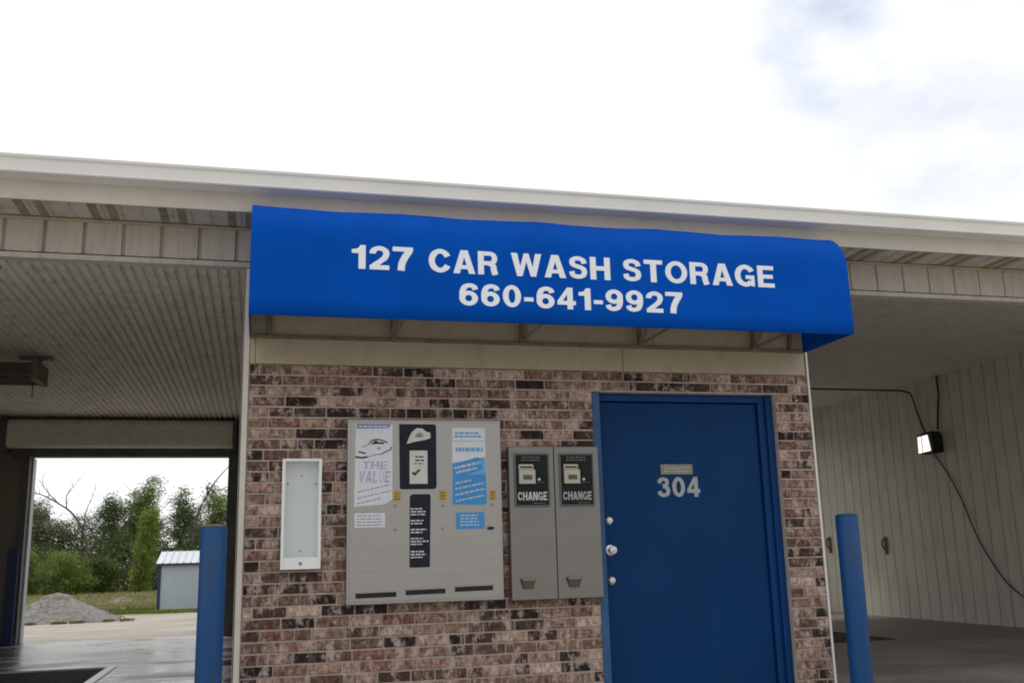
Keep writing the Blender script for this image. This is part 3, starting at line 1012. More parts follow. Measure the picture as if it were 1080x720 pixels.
text_mesh('THE', 0.705, 0.860, 1.562, 1.612, y1, M['inkpale'], 'poster_title', po, wt=0.4)
text_mesh('VALUE', 0.678, 0.876, 1.478, 1.552, y1, M['inkpale'], 'poster_title', po, wt=0.4, slant=0.12)
q = MB()
lines(q, 0.680, 0.885, 1.425, 1, y2, 0.006, 0.03, slope=0.22, jitter=0.0)
lines(q, 0.672, 0.885, 1.385, 1, y2, 0.006, 0.03, slope=0.22, jitter=0.0)
lines(q, 0.672, 0.820, 1.352, 1, y2, 0.006, 0.03, slope=0.22, jitter=0.0)
q.build('poster_print', M['inkgrey'], po)
nt_ = decal('notice', rect(0.659, 0.847, 1.203, 1.291), M['paper'], V, label='small white notice')
q = MB()
lines(q, 0.672, 0.842, 1.278, 4, y2, 0.006, 0.019, jitter=0.12)
q.build('notice_print', M['inkgrey'], nt_)
# black panel
bk = decal('poster', [(0.940, 1.445), (0.950, 1.436), (1.162, 1.436), (1.175, 1.450), (1.175, 1.838), (1.165, 1.849), (0.936, 1.849)], M['decal_black'], V, label='black poster with a white cap shape')
decal('cap_picture', [(0.984, 1.722), (1.000, 1.765), (1.018, 1.800), (1.050, 1.824), (1.085, 1.822), (1.112, 1.800), (1.136, 1.795), (1.138, 1.760), (1.10, 1.748), (1.03, 1.735)], M['paper2'], bk, y1, 0.0006)
decal('cap_badge', [(1.035, 1.768), (1.05, 1.79), (1.075, 1.795), (1.095, 1.775), (1.07, 1.762)], M['inkgrey'], bk, y2, 0.0004)
cd = decal('card', rect(1.003, 1.117, 1.470, 1.680), M['paper2'], bk, y1, 0.0006)
q = MB()
lines(q, 1.040, 1.095, 1.645, 2, y3, 0.010, 0.022, jitter=0.1)
lines(q, 1.030, 1.095, 1.600, 1, y3, 0.005, 0.02, jitter=0.1)
for p_ in ([(1.022, 1.545), (1.034, 1.525), (1.05, 1.545), (1.068, 1.558)],):
    stroke(p_, 0.014, y3)
q.build('card_print', M['inkdark'], bk)
st = decal('instruction_strip', [(1.000, 0.954), (1.128, 0.954), (1.136, 1.395), (1.128, 1.405), (1.020, 1.405), (1.003, 1.392)], M['decal_black'], V, label='tall black instruction strip')
q = MB()
for zt, rows in ((1.318, 3), (1.245, 2), (1.190, 2), (1.135, 3), (1.055, 3)):
    lines(q, 1.008, 1.124, zt, rows, y2, 0.009, 0.0175, jitter=0.4)
q.build('strip_print', M['inkwhite'], st)
# blue poster
bp_ = decal('poster', [(1.275, 1.338), (1.490, 1.332), (1.503, 1.345), (1.496, 1.828), (1.280, 1.827)], M['paper'], V, label='blue and white poster')
decal('poster_field', [(1.276, 1.338), (1.489, 1.333), (1.502, 1.346), (1.498, 1.530), (1.278, 1.520)], M['mid_decal'], bp_, y1, 0.0005)
decal('poster_field', [(1.2785, 1.5205), (1.498, 1.5305), (1.497, 1.640), (1.279, 1.600)], M['sky_decal'], bp_, y1, 0.0005)
decal('poster_ribbon', [(1.279, 1.508), (1.330, 1.512), (1.475, 1.560), (1.470, 1.625), (1.440, 1.638), (1.280, 1.590)], M['mid_decal'], bp_, y2, 0.0006)
q = MB()
lines(q, 1.290, 1.465, 1.575, 1, y4, 0.016, 0.02, slope=0.22, jitter=0.0)
lines(q, 1.300, 1.440, 1.545, 1, y4, 0.014, 0.02, slope=0.22, jitter=0.0)
for zz, xe in ((1.475, 1.40), (1.440, 1.48), (1.402, 1.49), (1.362, 1.48)):
    lines(q, 1.295, xe, zz, 1, y4, 0.010, 0.02, slope=0.20, jitter=0.0)
q.build('poster_print', M['inkwhite'], bp_)
q = MB()
lines(q, 1.295, 1.480, 1.800, 2, y2, 0.013, 0.022, jitter=0.15)
lines(q, 1.285, 1.490, 1.743, 1, y2, 0.003, 0.022, jitter=0.0, words=False)
lines(q, 1.300, 1.480, 1.700, 1, y2, 0.026, 0.022, jitter=0.0)
q.build('poster_heading', M['sky_decal'], bp_)
sb = decal('notice', rect(1.298, 1.483, 1.184, 1.287), M['mid_decal'], V, label='small blue notice')
q = MB()
lines(q, 1.325, 1.465, 1.272, 4, y2, 0.008, 0.020, jitter=0.3)
q.build('notice_print', M['inkwhite'], sb)
for x0, x1 in ((0.900, 0.946), (1.191, 1.238), (1.519, 1.560)):
    s_ = decal('yellow_sticker', rect(x0, x1, 1.363, 1.427), M['yellow'], V)
    q = MB()
    lines(q, x0+0.008, x1-0.006, 1.415, 3, y2, 0.007, 0.018, jitter=0.1)
    q.build('sticker_print', M['cup'], s_)
for x, z in ((0.912, 1.333), (1.213, 1.331), (0.912, 1.188), (1.211, 1.189), (1.535, 1.333)):
    q = MB()
    q.tube([(x, YP+0.001, z), (x, YP-0.004, z)], 0.009, 12)
    q.build('keyhole', M['inkgrey'], V)
q = MB()
q.tube([(1.522, YP+0.001, 1.186), (1.522, YP-0.010, 1.186)], 0.012, 12)
q.box(1.500, 1.544, YP-0.012, YP-0.006, 1.180, 1.192)
q.build('lock', M['black'], V)

# ------------------------------------------------------------------ change machines
def change_machine(x0, x1, lab, faded):
    C = thing('change_machine', lab, 'change machine', ((x0+x1)/2, 0, 0.73), 'change machines beside the blue door')
    y0 = -0.075
    q = MB()
    q.box(x0, x1, y0, -0.006, 0.732, 1.709)
    q.build('cabinet', M['steel2'], C, bevel=0.006)
    w_ = x1-x0
    a = x0 + 0.032 if not faded else x0+0.030
    bb = a + 0.240
    q = MB()
    q.box(a, bb, y0-0.008, y0-0.0005, 1.315, 1.664)
    q.build('bezel_rim', M['bezelrim'], C, bevel=0.003)
    q = MB()
    q.box(a+0.012, bb-0.012, y0-0.0105, y0-0.0085, 1.328, 1.652)
    face = q.build('faceplate', M['bezel'], C)
    q = MB()
    q.box(a+0.028, a+0.138, y0-0.030, y0-0.011, 1.463, 1.555)
    q.box(a+0.028, a+0.128, y0-0.022, y0-0.011, 1.556, 1.590)
    bill = q.build('bill_acceptor', M['cream'], C, bevel=0.004)
    bx('bill_slot', M['black'], bill, a+0.038, a+0.118, y0-0.0245, y0-0.0222, 1.566, 1.576)
    bx('bill_guide', M['cup'], bill, a+0.055, a+0.115, y0-0.0325, y0-0.0302, 1.490, 1.520)
    q = MB()
    q.tube([(a+0.165, y0-0.0106, 1.492), (a+0.165, y0-0.018, 1.492)], 0.009, 12)
    q.build('button', M['inkwhite'], C)
    text_mesh('CHANGE', a+0.020, bb-0.022, 1.358, 1.412, y0-0.0108, M['inkwhite'] if not faded else M['numeral'], 'lettering', C, wt=0.85)
    q = MB()
    lines(q, a+0.05, bb-0.05, 1.640, 2, y0-0.0112, 0.008, 0.018, jitter=0.1)
    lines(q, a+0.125, bb-0.03, 1.342, 1, y0-0.0112, 0.006, 0.018, jitter=0.1)
    lines(q, a+0.155, bb-0.03, 1.475, 1, y0-0.0112, 0.004, 0.018, jitter=0.1)
    q.build('face_print', M['bezelrim'], C)
    # coin cup: a scooped trapezoid pocket
    cx, cz = x0+0.107, 0.835
    q = MB()
    tz, bz = cz+0.030, cz-0.032
    q.poly([(cx-0.055, y0-0.001, tz), (cx+0.055, y0-0.001, tz), (cx+0.034, y0-0.001, bz), (cx-0.034, y0-0.001, bz),
            (cx-0.048, y0-0.020, tz), (cx+0.048, y0-0.020, tz), (cx+0.030, y0-0.012, bz), (cx-0.030, y0-0.012, bz)],
           [(0, 4, 5, 1), (4, 7, 6, 5), (0, 3, 7, 4), (1, 5, 6, 2), (3, 2, 6, 7)])
    q.build('coin_cup', M['cup'], C, bevel=0.003)
    q = MB()
    q.box(cx-0.040, cx+0.040, y0-0.0215, y0-0.018, tz-0.012, tz+0.002)
    q.build('cup_lip', M['steel2'], C)
change_machine(1.653, 1.957, 'left grey change machine with brighter white CHANGE lettering', False)
change_machine(1.961, 2.268, 'right grey change machine with duller CHANGE lettering, touching the door frame', True)

# ------------------------------------------------------------------ empty white cabinet
E_ = thing('wall_cabinet', 'empty open white metal box hung on the brick left of the vending machine', 'cabinet', (0.335, 0, 0.96))
cx0, cx1, cz0, cz1, cyf = 0.217, 0.455, 0.962, 1.628, -0.100
q = MB()
q.box(cx0, cx1, -0.012, -0.006, cz0, cz1)
q.build('back_panel', M['enamel_in'], E_)
q = MB()
q.box(cx0, cx0+0.018, cyf, -0.0125, cz0, cz1)
q.box(cx1-0.018, cx1, cyf, -0.0125, cz0, cz1)
q.box(cx0+0.0182, cx1-0.0182, cyf, -0.0125, cz1-0.016, cz1)
q.box(cx0+0.0182, cx1-0.0182, cyf, -0.0125, cz0, cz0+0.070)
q.build('casing', M['enamel'], E_, bevel=0.003)
q = MB()
for x, z in ((cx0+0.035, 1.48), (cx1-0.032, 1.48), (cx0+0.12, 1.53), (cx0+0.12, 1.07)):
    q.tube([(x, -0.0122, z), (x, -0.0145, z)], 0.006, 10)
q.build('screw_holes', M['inkgrey'], E_)
q = MB()
q.tube([(cx0+0.118, cyf+0.001, cz0+0.034), (cx0+0.118, cyf-0.003, cz0+0.034)], 0.011, 12)
q.build('latch', M['inkgrey'], E_)
q = MB()
q.box(cx0+0.0184, cx1-0.0184, -0.05, -0.013, cz0+0.071, cz0+0.078)
q.build('inner_ledge', M['enamel_in'], E_)

# ------------------------------------------------------------------ bollards
def bollard(x, y, lab, h=1.205, r=0.070, m=None, capm='rust', grp='blue bollards at the corners of the brick room'):
    T = thing('bollard', lab, 'bollard', (x, y, 0), grp)
    q = MB()
    n = 40
    q.tube([(x, y, -0.1), (x, y, h*0.5), (x, y, h-0.008), (x, y, h)], r, n, rads=[r, r, r, r-0.006])
    o = q.build('pipe', m or M['bluepost'], T, smooth=True)
    q = MB()
    q.tube([(x, y, h+0.0005), (x, y, h+0.006), (x, y, h+0.011), (x, y, h+0.014)], r, n, rads=[r*0.97, r*0.95, r*0.75, r*0.3])
    q.build('cap', M[capm], T, smooth=True)
    return T
bollard(-0.150, -0.62, 'blue bollard with a rusty top in front of the brick room left corner')
bollard(3.740, -0.62, 'plain blue bollard in front of the brick room right corner', capm='bluepost')

# ------------------------------------------------------------------ rolled up shutter in left bay
S = thing('roll_up_door', 'beige hooded roll-up door raised above the rear opening of the left bay', 'roll-up door', (-1.8, 9.0, 2.6))
q = MB()
x0, x1 = -3.40, -0.33
hp = [(9.19, 2.70), (8.84, 2.70), (8.80, 2.72), (8.78, 2.76), (8.78, 3.02), (8.80, 3.07), (8.85, 3.10), (9.19, 3.10)]
q.extrude_x(hp, x0, x1)
q.build('hood', M['hood'], S, bevel=0.006)
q = MB()
q.box(x0+0.05, x1-0.02, 9.02, 9.18, 2.585, 2.698)
q.build('curtain', M['jamb'], S, bevel=0.003)
q = MB()
q.box(x0-0.06, x0-0.005, 8.76, 9.19, 2.66, 3.12)
q.box(x1+0.005, x1+0.05, 8.76, 9.19, 2.66, 3.12)
q.build('end_bracket', M['jamb'], S)
for x0_, x1_ in ((OL0-0.10, OL0+0.006), (OL1-0.006, OL1+0.12)):
    bx('guide_rail', M['jamb'], S, x0_, x1_, 9.06, 9.19, 0.002, 2.655, bevel=0.003)
bx('rail_guard', M['shedtrim'], S, OL0-0.17, OL0-0.03, 8.98, 9.055, 0.002, 1.30, bevel=0.004)
q = MB()
q.box(OL0+0.001, OL0+0.03, 9.22, 9.41, 0.002, 2.58)
q.build('weather_strip', M['shed'], S)

# ------------------------------------------------------------------ ceiling heater in left bay
H = thing('ceiling_heater', 'brown sheet metal heater hood hung under the ribbed ceiling of the left bay', 'heater', (-2.9, 4.6, 3.12))
q = MB()
hx0, hx1 = -3.50, -2.16
pr_ = [(4.20, 2.90), (4.34, 3.05), (4.62, 3.05), (4.80, 2.90), (4.78, 2.89), (4.61, 3.035), (4.35, 3.035), (4.22, 2.89)]
q.extrude_x(pr_, hx0, hx1)
q.build('hood', M['brown'], H)
q = MB()
q.tube([(hx0, 4.49, 2.95), (hx1+0.03, 4.49, 2.95)], 0.05, 14)
q.build('tube', M['jamb'], H, smooth=True)
q = MB()
q.box(hx1-0.02, hx1+0.05, 4.25, 4.75, 2.87, 3.06)
q.build('end_plate', M['brown'], H, bevel=0.003)
q = MB()
q.box(hx1-0.18, hx1+0.14, 4.45, 4.55, 3.115, 3.135)
q.box(hx1-0.01, hx1+0.03, 4.48, 4.52, 3.06, 3.115)
q.build('mounting_bracket', M['jamb'], H)
q = MB()
q.tube([(hx1-0.04, 4.5, 2.87), (hx1-0.04, 4.5, 2.72)], 0.005, 6)
q.build('pull_cord', M['cable'], H)

# ------------------------------------------------------------------ right bay fittings
WX = 9.205
T = thing('wall_lamp', 'small lit floodlight in a black case high on the right bay wall', 'lamp', (9.1, 5.5, 2.4))
q = MB()
q.box(9.03, WX, 5.36, 5.665, 2.26, 2.53)
q.build('case', M['cable'], T, bevel=0.01)
q = MB()
q.poly([(9.018, 5.40, 2.29), (9.018, 5.44, 2.51), (9.018, 5.645, 2.50), (9.018, 5.655, 2.275),
        (9.028, 5.40, 2.29), (9.028, 5.44, 2.51), (9.028, 5.645, 2.50), (9.028, 5.655, 2.275)],
       [(0, 1, 2, 3), (4, 7, 6, 5), (0, 4, 5, 1), (1, 5, 6, 2), (2, 6, 7, 3), (3, 7, 4, 0)])
q.build('lens', M['lens'], T)
bx('lens_bar', M['cable'], T, 9.012, 9.017, 5.555, 5.565, 2.27, 2.52)
q = MB()
for k in range(5):
    q.box(9.05+k*0.03, 9.062+k*0.03, 5.38, 5.60, 2.531, 2.555)
q.build('cooling_fins', M['cable'], T)

q = MB()
q.tube([(3.985, 5.86, 3.20), (6.2, 5.86, 3.21), (9.0, 5.86, 3.20), (9.14, 5.86, 3.17), (9.17, 5.85, 3.08), (9.17, 5.80, 2.9), (9.17, 5.66, 2.545)], 0.013, 10)
o = q.build('conduit', M['conduit'], loc=(6.5, 5.86, 3.2), smooth=True)
tag(o, 'thin dark conduit running across the right bay under the ceiling down to the lamp', 'conduit')
q = MB()
q.tube([(5.95, 5.86, 3.207), (7.15, 5.86, 3.207)], 0.034, 12)
c_ = q.build('coupling', M['conduit'], o, smooth=True)
q = MB()
q.tube([(WX-0.03, 5.30, 3.33), (WX-0.03, 5.30, 3.05), (WX-0.03, 5.36, 2.80), (WX-0.03, 5.40, 2.58)], 0.014, 8)
tag(q.build('power_cable', M['cable'], loc=(WX, 5.3, 3.3), smooth=True), 'black cable dropping from the ceiling to the top of the lamp', 'cable')
def catmull(pts, k=8):
    P_ = [Vector(p) for p in pts]
    P_ = [P_[0]] + P_ + [P_[-1]]
    o_ = []
    for i in range(1, len(P_)-2):
        for j in range(k):
            t_ = j/k
            a, b2, c, d_ = P_[i-1], P_[i], P_[i+1], P_[i+2]
            o_.append(0.5*((2*b2)+(-a+c)*t_+(2*a-5*b2+4*c-d_)*t_*t_+(-a+3*b2-3*c+d_)*t_**3))
    o_.append(P_[-2])
    return o_
_o = Vector(CAM)
def onwall(px, py, X):
    dd = fw*FPX + r2*(px-540) - u2*(py-360)
    return _o + dd*((X-_o.x)/dd.x)
HOSE = [(9.19, 5.55, 2.24), (9.19, 5.36, 2.02), (9.19, 5.12, 1.63), (9.19, 4.96, 1.25), (9.19, 4.82, 0.98), (9.19, 4.55, 0.62), (9.19, 4.30, 0.42), (9.19, 4.05, 0.33), (9.19, 3.6, 0.33), (9.19, 3.0, 0.60), (9.19, 2.3, 1.3), (9.19, 1.7, 2.3), (9.19, 1.4, 3.32)]
q = MB()
q.tube(catmull(HOSE), 0.009, 8)
tag(q.build('hose', M['cable'], loc=(9.19, 4.5, 1.2), smooth=True), 'black hose hanging in a slack curve from the lamp along the right bay wall', 'hose')
for y, z, lab in ((8.43, 1.07, 'rusty wall hook seen between the brick room and the right bollard'), (6.91, 1.03, 'rusty wall hook on the ribbed wall just right of the right bollard')):
    T = thing('wall_hook', lab, 'hook', (9.2, y, z), 'wall hooks in the right bay')
    q = MB()
    q.box(WX-0.012, WX+0.012, y-0.03, y+0.03, z-0.13, z+0.13)
    q.build('back_plate', M['rust'], T, bevel=0.003)
    q = MB()
    q.tube(catmull([(WX-0.012, y, z+0.08), (WX-0.045, y, z+0.09), (WX-0.06, y, z+0.04), (WX-0.05, y, z-0.02), (WX-0.012, y, z-0.07)], 5), 0.014, 8)
    q.build('hook', M['rust'], T, smooth=True)

# ------------------------------------------------------------------ shed
SH = thing('shed', 'small grey metal shed with pale ribbed roof and navy trim on the gravel', 'shed', (-2.5, 43.5, -0.98))
q = MB()
sx0, sx1, sy0, sy1, sz0, sz1 = -4.25, 0.2, 42.0, 46.5, -1.0, 1.12
wb = ribbed(sx0, sx1, sz0, sz1, lambda u, v, dd: (u, sy0+dd, v), 0.3, 0.03, 0.006)
wb.box(sx0+0.01, sx1-0.01, sy0+0.03, sy1, sz0, sz1)
wb.build('wall', M['shed'], SH)
for rev in (0, 1):
    y0, y1 = (sy0-0.15, (sy0+sy1)/2) if not rev else (sy1+0.15, (sy0+sy1)/2)
    ribbed(sx0-0.14, sx1+0.14, 0, 1, lambda u, v, dd, y0=y0, y1=y1: (u, y0+(y1-y0)*v, sz1+0.03+0.56*v-dd), 0.3, 0.05, -0.045).build('roof', M['shedroof'], SH)
q = MB()
q.extrude_x([(sy0, sz1), ((sy0+sy1)/2, sz1+0.55), (sy1, sz1)], sx0+0.01, sx0+0.06)
q.extrude_x([(sy0, sz1), ((sy0+sy1)/2, sz1+0.55), (sy1, sz1)], sx1-0.06, sx1-0.01)
q.build('gable', M['shed'], SH)
q = MB()
q.box(sx0-0.05, sx0+0.08, sy0-0.04, sy0+0.1, sz0, sz1)
q.box(sx1-0.08, sx1+0.05, sy0-0.04, sy0+0.1, sz0, sz1)
q.box(sx0-0.14, sx1+0.14, sy0-0.17, sy0-0.11, sz1-0.06, sz1+0.03)
q.build('corner_trim', M['shedtrim'], SH)

# ------------------------------------------------------------------ gravel piles
def pile(name, cx, cy, rx, ry, h, lab, m):
    q = MB()
    nr, na = 16, 44
    P = [(cx, cy, gz(cx, cy)-0.02+h)]
    ph = [random.uniform(0, 6.28) for _ in range(6)]
    for i in range(1, nr+1):
        u = i/nr
        for a in range(na):
            th = 2*math.pi*a/na
            wob = 1+0.09*math.sin(2*th+ph[0])+0.05*math.sin(3*th+ph[1])+0.03*math.sin(7*th+ph[2])
            z = h*max(0.0, (1-u))**0.92
            if u < 0.25:
                z = h*(0.985-0.75*u*u*3.6) if u < 0.2 else z*0.985
            z += (random.random()-0.5)*0.02*(1 if i < nr else 0)
            x, y = cx+rx*u*wob*math.cos(th), cy+ry*u*wob*math.sin(th)
            P.append((x, y, gz(x, y)-0.03+max(0, z)))
    F = [(0, 1+a, 1+(a+1) % na) for a in range(na)]
    for i in range(nr-1):
        for a in range(na):
            F.append((1+i*na+a, 1+(i+1)*na+a, 1+(i+1)*na+(a+1) % na, 1+i*na+(a+1) % na))
    q.poly(P, F)
    # loose stones over the surface and round the foot
    for k in range(260):
        u, th = math.sqrt(random.random())*1.12, random.uniform(0, 6.283)
        x, y = cx+rx*u*math.cos(th), cy+ry*u*math.sin(th)
        z = gz(x, y)-0.02+h*max(0, 1-u)**0.92
        s = random.uniform(0.015, 0.035)
        pts_ = [(x+s*random.uniform(-1, 1)*0.3+dx*s, y+dy*s, z+dz*s*0.8) for dx, dy, dz in ((1, 0, 0), (-1, 0, 0), (0, 1, 0), (0, -1, 0), (0, 0, 1), (0, 0, -1))]
        q.poly(pts_, [(0, 2, 4), (2, 1, 4), (1, 3, 4), (3, 0, 4), (2, 0, 5), (1, 2, 5), (3, 1, 5), (0, 3, 5)])
    o = q.build(name, m, loc=(cx, cy, gz(cx, cy)), smooth=False)
    return tag(o, lab, 'gravel pile')
pile('gravel_pile', -5.35, 24.5, 2.0, 1.7, 0.84, 'brown-grey cone of gravel standing on the lot behind the left bay', M['pile'])
pile('gravel_pile', -6.7, 50.0, 1.4, 1.2, 0.52, 'small far low mound of rubble in the tall grass before the trees', M['pile'])

# ------------------------------------------------------------------ plants
def colset(me, tones):
    ca = me.color_attributes.new('tone', 'FLOAT_COLOR', 'POINT')
    ca.data.foreach_set('color', np.concatenate([tones, np.ones((len(tones), 1))], 1).reshape(-1))

def quads(name, c, size, tones, m, org, parent=None, upright=False, aspect=0.6):
    """many leaf-sized faces at centres c (n,3)"""
    n = len(c)
    a = rng.normal(size=(n, 3))
    if upright:
        a[:, 2] = 0
    a /= np.linalg.norm(a, axis=1)[:, None]
    u = rng.normal(size=(n, 3))
    if upright:
        u = np.tile([0, 0, 1.0], (n, 1)) + rng.normal(size=(n, 3))*0.25
    u -= (u*a).sum(1)[:, None]*a
    u /= np.linalg.norm(u, axis=1)[:, None]
    v = np.cross(a, u)
    s = size[:, None]
    P = np.stack([c-u*s*0.5, c+v*s*aspect*0.4, c+u*s*0.5, c-v*s*aspect*0.4], 1).reshape(-1, 3) - np.array(org)
    me = bpy.data.meshes.new(name)
    me.vertices.add(4*n)
    me.vertices.foreach_set('co', P.reshape(-1))
    me.loops.add(4*n)
    me.loops.foreach_set('vertex_index', np.arange(4*n, dtype=np.int32))
    me.polygons.add(n)
    me.polygons.foreach_set('loop_start', np.arange(0, 4*n, 4, dtype=np.int32))
    me.polygons.foreach_set('loop_total', np.full(n, 4, dtype=np.int32))
    me.update()
    colset(me, np.repeat(tones, 4, 0))
    me.materials.append(m)
    o = bpy.data.objects.new(name, me)
    COL.objects.link(o)
    if parent is not None:
        o.parent = parent
    else:
        o.location = org
    return o

def crown(spec, n, cl=0.5, gap=0.0):
    """leaf centres clustered in small clumps scattered over ellipsoid lobes; spec: list of (cx,cy,cz,rx,ry,rz)"""
    vols = np.array([s[3]*s[4]*s[5] for s in spec])**0.75
    out_ = []
    nclump = max(12, int(n*3.9/38))
    idx = rng.choice(len(spec), nclump, p=vols/vols.sum())
    for i in idx:
        s = spec[i]
        dirv = rng.normal(size=3)
        dirv /= np.linalg.norm(dirv)
        rad = rng.uniform(0.25, 1.0)**0.45
        cc = np.array(s[:3]) + dirv*rad*np.array(s[3:6])*rng.uniform(0.85, 1.12)
        k = int(rng.integers(22, 56))
        cs = cl*rng.uniform(0.6, 1.25)
        out_.append(cc + rng.normal(size=(k, 3))*np.array([cs, cs, cs*0.75])*0.5)
    return np.concatenate(out_)

def limbs(base, top, r, nb, spread, seed, dead=False):
    rnd = random.Random(seed)
    q = MB()
    b0, t0 = Vector(base), Vector(top)
    pts_ = [b0.lerp(t0, k/5) + Vector((rnd.uniform(-1, 1), rnd.uniform(-1, 1), 0))*0.12*k*0.5 for k in range(6)]
    q.tube(pts_, r, 8, rads=[r*(1.25-k*0.2) for k in range(6)])
    for i in range(nb):
        k = rnd.uniform(0.3, 0.95)
        p0 = b0.lerp(t0, k)
        ang = rnd.uniform(0, 6.28)
        L_ = spread*rnd.uniform(0.5, 1.0)
        p1 = p0 + Vector((math.cos(ang)*L_*0.5, math.sin(ang)*L_*0.5, L_*0.45))
        p2 = p0 + Vector((math.cos(ang)*L_, math.sin(ang)*L_, L_*rnd.uniform(0.6, 1.1)))
        q.tube([p0, p1, p2], r, 6, rads=[r*0.45*(1.2-k), r*0.3*(1.2-k), r*0.1])
    return q

def tree(x, y, h, lobes, tone, n, lab, leafsize=0.2, name='tree', cl=0.55, trunk_r=0.14, grp='trees along the far edge of the field', cat='tree', bark='bark', seed=1):
    z0 = gz(x, y)-0.02
    T = thing(name, lab, cat, (x, y, z0), grp)
    sp = [(x+a*1.0, y+b_, z0+c, d_, e, f) for a, b_, c, d_, e, f in lobes]
    c = crown(sp, n, cl)
    c = c[c[:, 2] > z0+0.05]
    k = len(c)
    zz = (c[:, 2]-z0)/h
    t_ = np.array(tone)[None, :]*rng.uniform(0.6, 1.45, size=(k, 1))*np.array([1, 1, 1])[None, :]
    t_[:, 0] *= rng.uniform(0.8, 1.3, size=k)
    quads('crown', c, rng.uniform(0.55, 1.2, size=k)*leafsize*0.88, t_, M['leaf'], (x, y, z0), T)
    q = limbs((x, y, z0-0.1), (x+random.uniform(-0.3, 0.3), y, z0+h*0.86), trunk_r, 12, h*0.3, seed)
    q.build('trunk', M[bark], T, smooth=True)
    return T

G1 = (0.165, 0.235, 0.052)      # fresh green
G2 = (0.105, 0.155, 0.042)      # deep green
G3 = (0.165, 0.185, 0.090)      # dull grey green
G4 = (0.21, 0.29, 0.06)      # yellow green
G5 = (0.12, 0.112, 0.078)      # brownish thicket
def lobes(w_, h_, n_=7, low=0.25, seed=0):
    rnd = random.Random(seed)
    o_ = []
    for i in range(n_):
        t_ = low + (1-low)*(i+0.5)/n_
        rr_ = w_*0.5*(math.sin(math.pi*min(1, (t_-low*0.6)/(1.08-low*0.6)))**0.6)
        for j in range(2):
            o_.append((rnd.uniform(-1, 1)*rr_*0.55, rnd.uniform(-1, 1)*rr_*0.5, h_*t_*rnd.uniform(0.93, 1.0), rr_*rnd.uniform(0.45, 0.75), rr_*0.6, h_*0.11*rnd.uniform(0.9, 1.5)))
    return o_

tree(-15.6, 73, 6.9, lobes(4.6, 6.7, 7, 0.2, 1), G3, 5200, 'dull grey-green round tree at the left edge of the treeline', 0.19, seed=1)
tree(-12.9, 75, 6.2, lobes(4.2, 6.0, 6, 0.1, 2), G5, 3600, 'brownish thin-leaved tree behind the green bushes, under the dead branches', 0.15, cl=0.7, seed=2)
tree(-10.6, 74, 7.0, lobes(2.9, 7.2, 8, 0.15, 3), G2, 4600, 'slender dark green tree left of the tallest tree', 0.18, seed=3)
tree(-8.35, 76, 8.0, lobes(3.9, 8.2, 8, 0.25, 4), G1, 7000, 'tallest full green tree in the middle of the treeline', 0.19, seed=4)
tree(-5.6, 74, 7.4, lobes(3.0, 7.5, 8, 0.3, 5), G2, 3200, 'open dark tree with sky gaps behind the shed', 0.2, cl=0.6, seed=5)
tree(-3.2, 76, 7.8, lobes(3.8, 7.9, 8, 0.2, 6), G1, 5200, 'leafy tree rising behind the shed roof on the right', 0.19, seed=6)
tree(-19.5, 75, 6.4, lobes(4.6, 6.4, 7, 0.15, 7), G2, 4800, 'dark green tree beyond the left end of the treeline', 0.2, seed=7)
tree(-23.5, 73, 7.2, lobes(5.2, 7.2, 7, 0.15, 8), G1, 4800, 'broad green tree far left in the treeline', 0.2, seed=8)
tree(0.6, 74, 7.0, lobes(4.4, 7.2, 7, 0.15, 9), G2, 4800, 'dark green tree hidden behind the shed at the right', 0.2, seed=9)
tree(5.0, 76, 7.8, lobes(5.0, 7.8, 7, 0.15, 10), G1, 4800, 'wide green tree right of the shed beyond the brick room', 0.2, seed=10)
tree(-7.15, 62, 5.9, [(0, 0, 0.9, 0.55, 0.5, 0.9), (0.05, 0, 2.0, 0.62, 0.5, 0.9), (0.1, 0, 3.1, 0.6, 0.5, 0.9), (0.25, 0, 4.3, 0.62, 0.5, 0.8), (0.4, 0, 5.2, 0.45, 0.4, 0.5)],
     G4, 3200, 'narrow yellow-green vine-covered tree standing before the tallest tree', 0.15, name='vine_covered_tree', cl=0.35, seed=11)
# low bushes
for (x, y, w_, h_, tone, n_, lab, sd_) in (
        (-14.0, 62, 3.2, 3.3, G1, 3400, 'bright green rounded bush at the left edge of the field', 21),
        (-11.6, 61, 3.2, 2.9, G1, 3200, 'wide green bush in the middle of the bush row', 22),
        (-9.6, 62.5, 2.6, 2.7, G2, 2600, 'dark green bush left of the vine-covered tree', 23),
        (-17.5, 63, 3.8, 3.6, G2, 3200, 'large dark bush beyond the left opening edge', 24),
        (-5.2, 64, 2.4, 2.5, G2, 2200, 'dark bush between vine-covered tree and shed', 25),
        (-2.4, 64, 3.0, 2.8, G1, 2200, 'green bush straight behind the shed', 26)):
    tree(x, y, h_, lobes(w_, h_, 4, 0.12, sd_), tone, n_, lab, 0.16, name='bush', grp='bushes before the treeline', cat='bush', trunk_r=0.06, seed=sd_)
# dense undergrowth that closes the view under the crowns
c = np.stack([rng.uniform(-26, 9, 60000), rng.uniform(66, 82, 60000), rng.uniform(0, 1, 60000)], 1)
hh = 3.6 + 0.9*np.sin(c[:, 0]*1.1) + 0.7*np.sin(c[:, 0]*2.7+1)
c[:, 2] = -0.98 + c[:, 2]**0.8*hh
